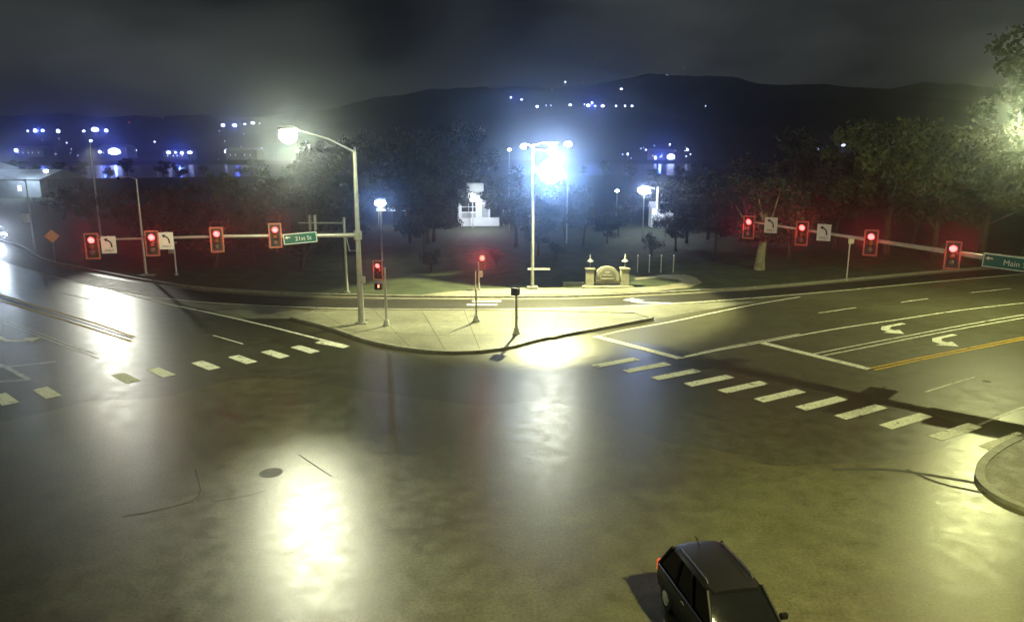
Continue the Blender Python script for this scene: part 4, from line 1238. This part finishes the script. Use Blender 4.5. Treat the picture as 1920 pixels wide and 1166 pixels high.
b = MB(); b.poly([(-1.9, -1.5, 3.0), (1.9, -1.5, 3.0), (1.9, 0, 3.9), (-1.9, 0, 3.9)]); b.poly([(-1.9, 1.5, 3.0), (1.9, 1.5, 3.0), (1.9, 0, 3.9), (-1.9, 0, 3.9)]); b.poly([(-1.9, -1.5, 3.0), (1.9, -1.5, 3.0), (1.9, 1.5, 3.0), (-1.9, 1.5, 3.0)]); b.poly([(-1.9, -1.5, 3.0), (-1.9, 1.5, 3.0), (-1.9, 0, 3.9)]); b.poly([(1.9, -1.5, 3.0), (1.9, 1.5, 3.0), (1.9, 0, 3.9)])
b.build('roof', M['roof_grey'], sh)
b = MB(); b.box((0.6, -1.33, 1.05), (0.9, 0.08, 2.1)); b.build('door', M['wall_grey'], sh)
b = MB(); b.tube([(-1.0, -1.6, 0), (-1.0, -1.6, 6.2)], 0.16, 10); b.build('vent_pipe', M['wall_white'], sh)
lamp('POINT', at(1222, 356, 112), 3200, (0.8, 0.88, 1.0), 0.3, name='park_light')
pk = at(884, 372, 116)
park_lamp(886, 366, 115.5, 'white lamp in front of the white kiosk wall', 1500, (0.8, 0.95, 1.0), 0.35)
lamp('POINT', at(896, 385, 112), 2200, (0.85, 0.93, 1.0), 0.3, name='park_light')
park_lamp(1065, 271, 96, 'tall lamp seen just right of the central street lamp', 2500, (0.5, 0.7, 1.0), 0.45)
park_lamp(955, 281, 110, 'small lamp just left of the central street lamp', 400, (0.4, 0.6, 1.0), 0.22)
park_lamp(1157, 358, 128, 'small white lamp right of the central glare', 400, (0.4, 0.6, 1.0), 0.3)
q = at(738, 408, 122); q.z = 0
cn = thing('canopy', 'small shelter with a bright white fascia beside a park lamp', 'shelter', q)
zf = at(738, 392, 122).z
b = MB(); b.box((0, 0, zf), (5.0, 3.4, 0.45)); b.build('roof', M['wall_white'], cn)
for x in (-2.2, 2.2):
    for y in (-1.4, 1.4):
        b = MB(); b.tube([(x, y, 0), (x, y, zf - .22)], .09, 8); b.build('post', M['steel'], cn)
lamp('POINT', Vector((q.x - 0.3, q.y - 3.2, zf + 0.3)), 420, (0.75, 0.85, 1.0), 0.2, name='park_light')

# buildings at the far left behind the trees
def far_building(u, v0, Y, w, h, d, label, lit):
    p = at(u, v0, Y); z = terrain(p.x, p.y)
    r = thing('building', label, 'building', (p.x, p.y, z), -0.3)
    b = MB(); b.box((0, 0, h / 2), (w, d, h)); b.build('wall', M['wall_grey'], r)
    b = MB()
    hw, hd = w / 2 + .6, d / 2 + .6
    b.poly([(-hw, -hd, h), (hw, -hd, h), (hw, 0, h + 2.4), (-hw, 0, h + 2.4)]); b.poly([(-hw, hd, h), (hw, hd, h), (hw, 0, h + 2.4), (-hw, 0, h + 2.4)])
    b.poly([(-hw, -hd, h), (hw, -hd, h), (hw, hd, h), (-hw, hd, h)]); b.poly([(-hw, -hd, h), (-hw, hd, h), (-hw, 0, h + 2.4)]); b.poly([(hw, -hd, h), (hw, hd, h), (hw, 0, h + 2.4)])
    b.build('roof', M['roof_grey'], r)
    for x in lit:
        b = MB(); b.box((x, -d / 2 - .03, h * .5), (1.3, .06, 1.5)); f = b.build('window', M['window_lit'], r)
        b = MB(); b.box((x, -d / 2 - .08, h * .5), (.08, .05, 1.5)); b.build('glazing_bar', M['steel'], f)
    return r
far_building(38, 345, 205, 30, 4.6, 14, 'long building with a pale metal roof at the far left edge', (-6, 8))
far_building(-60, 350, 260, 30, 6, 14, 'dim building cut by the left frame edge behind the pale roof', (9, 11.5))
for u, v, Y, w, h, lit, lab in ((66, 296, 872, 44, 7, (-16, -9, -1, 5, 14), 'low far building with a row of lit windows under the leftmost blue lamps'), (222, 296, 885, 40, 9, (-14, -4, 3, 11), 'far building with lit windows under the biggest blue lamp on the left'), (338, 297, 876, 34, 6, (-11, -3, 2, 9), 'low far building with lit windows under the row of four lamps'), (460, 295, 880, 42, 8, (-15, -8, 4, 12), 'far building with lit windows just left of the near street lamp'), (1240, 300, 878, 30, 7, (-9, 1, 8), 'far building with lit windows right of the central glare')):
    fb = far_building(u, v, Y, w, h, 14, lab, lit)
    fb.scale = (1.0, 1.0, 1.3)
for i in range(30):
    u, v = rt.choice(((rt.uniform(15, 360), rt.uniform(250, 305)), (rt.uniform(405, 500), rt.uniform(228, 300)), (rt.uniform(1165, 1300), rt.uniform(262, 300))))
    p = hill_ray(u, v, 6.0)
    far_lamp(p, rt.uniform(.5, 1.3) * p.y / 900, rt.choice(('lens_far', 'lens_dim', 'lens_blue')), 'tiny pale lamp scattered over the dark hillside', 'tiny lamps on the dark hillside')
lamp('POINT', at(20, 318, 190), 6000, (0.6, 0.78, 1.0), 0.4, name='yard_light')
park_lamp(86, 321, 188, 'yard lamp with a wide cap at the end of the pale roof', 800, (0.5, 0.7, 1.0), 0.5)

# left-hand road lamp whose light glares on the wet carriageway
rl_p = at(168, 262, 104)
rl_ = thing('street_lamp', 'street lamp among the blue lights above the left-hand road', 'street lamp', (rl_p.x, rl_p.y, 0))
galv_pole(rl_, None, rl_p.z, 0.14, 0.08)
lensF = luminaire(rl_, (0, 0, rl_p.z), (0.7, -0.7, 0), M['lens_blue'], 1.0)
lamp('SPOT', lensF, 30000, (1.0, 1.0, 0.85), 0.5, G(185, 606), 17, 1.0, 'street_light')

# ------------------------------------------------------------------ haze: thin night air added to imitate lens glow round the lamps
b = MB(); b.box((0, 0, 0), (1, 1, 1))
hz = b.build('haze', [])
hz.scale = (3900, 3900, 420); hz.location = (0, 0, 420 / 2 - 5)
hm = bpy.data.materials.new('added_glow_haze'); hm.use_nodes = True
n = hm.node_tree.nodes; n.clear()
ho = n.new('ShaderNodeOutputMaterial'); hv = n.new('ShaderNodeVolumePrincipled')
hv.inputs['Color'].default_value = (0.9, 0.93, 1.0, 1)
hv.inputs['Density'].default_value = 0.00034
hv.inputs['Anisotropy'].default_value = 0.95
hm.node_tree.links.new(hv.outputs[0], ho.inputs['Volume'])
hz.data.materials.append(hm)
tag(hz, 'thin night haze added to spread a glow round the lamps', 'haze', None, 'stuff')
hz.visible_shadow = True
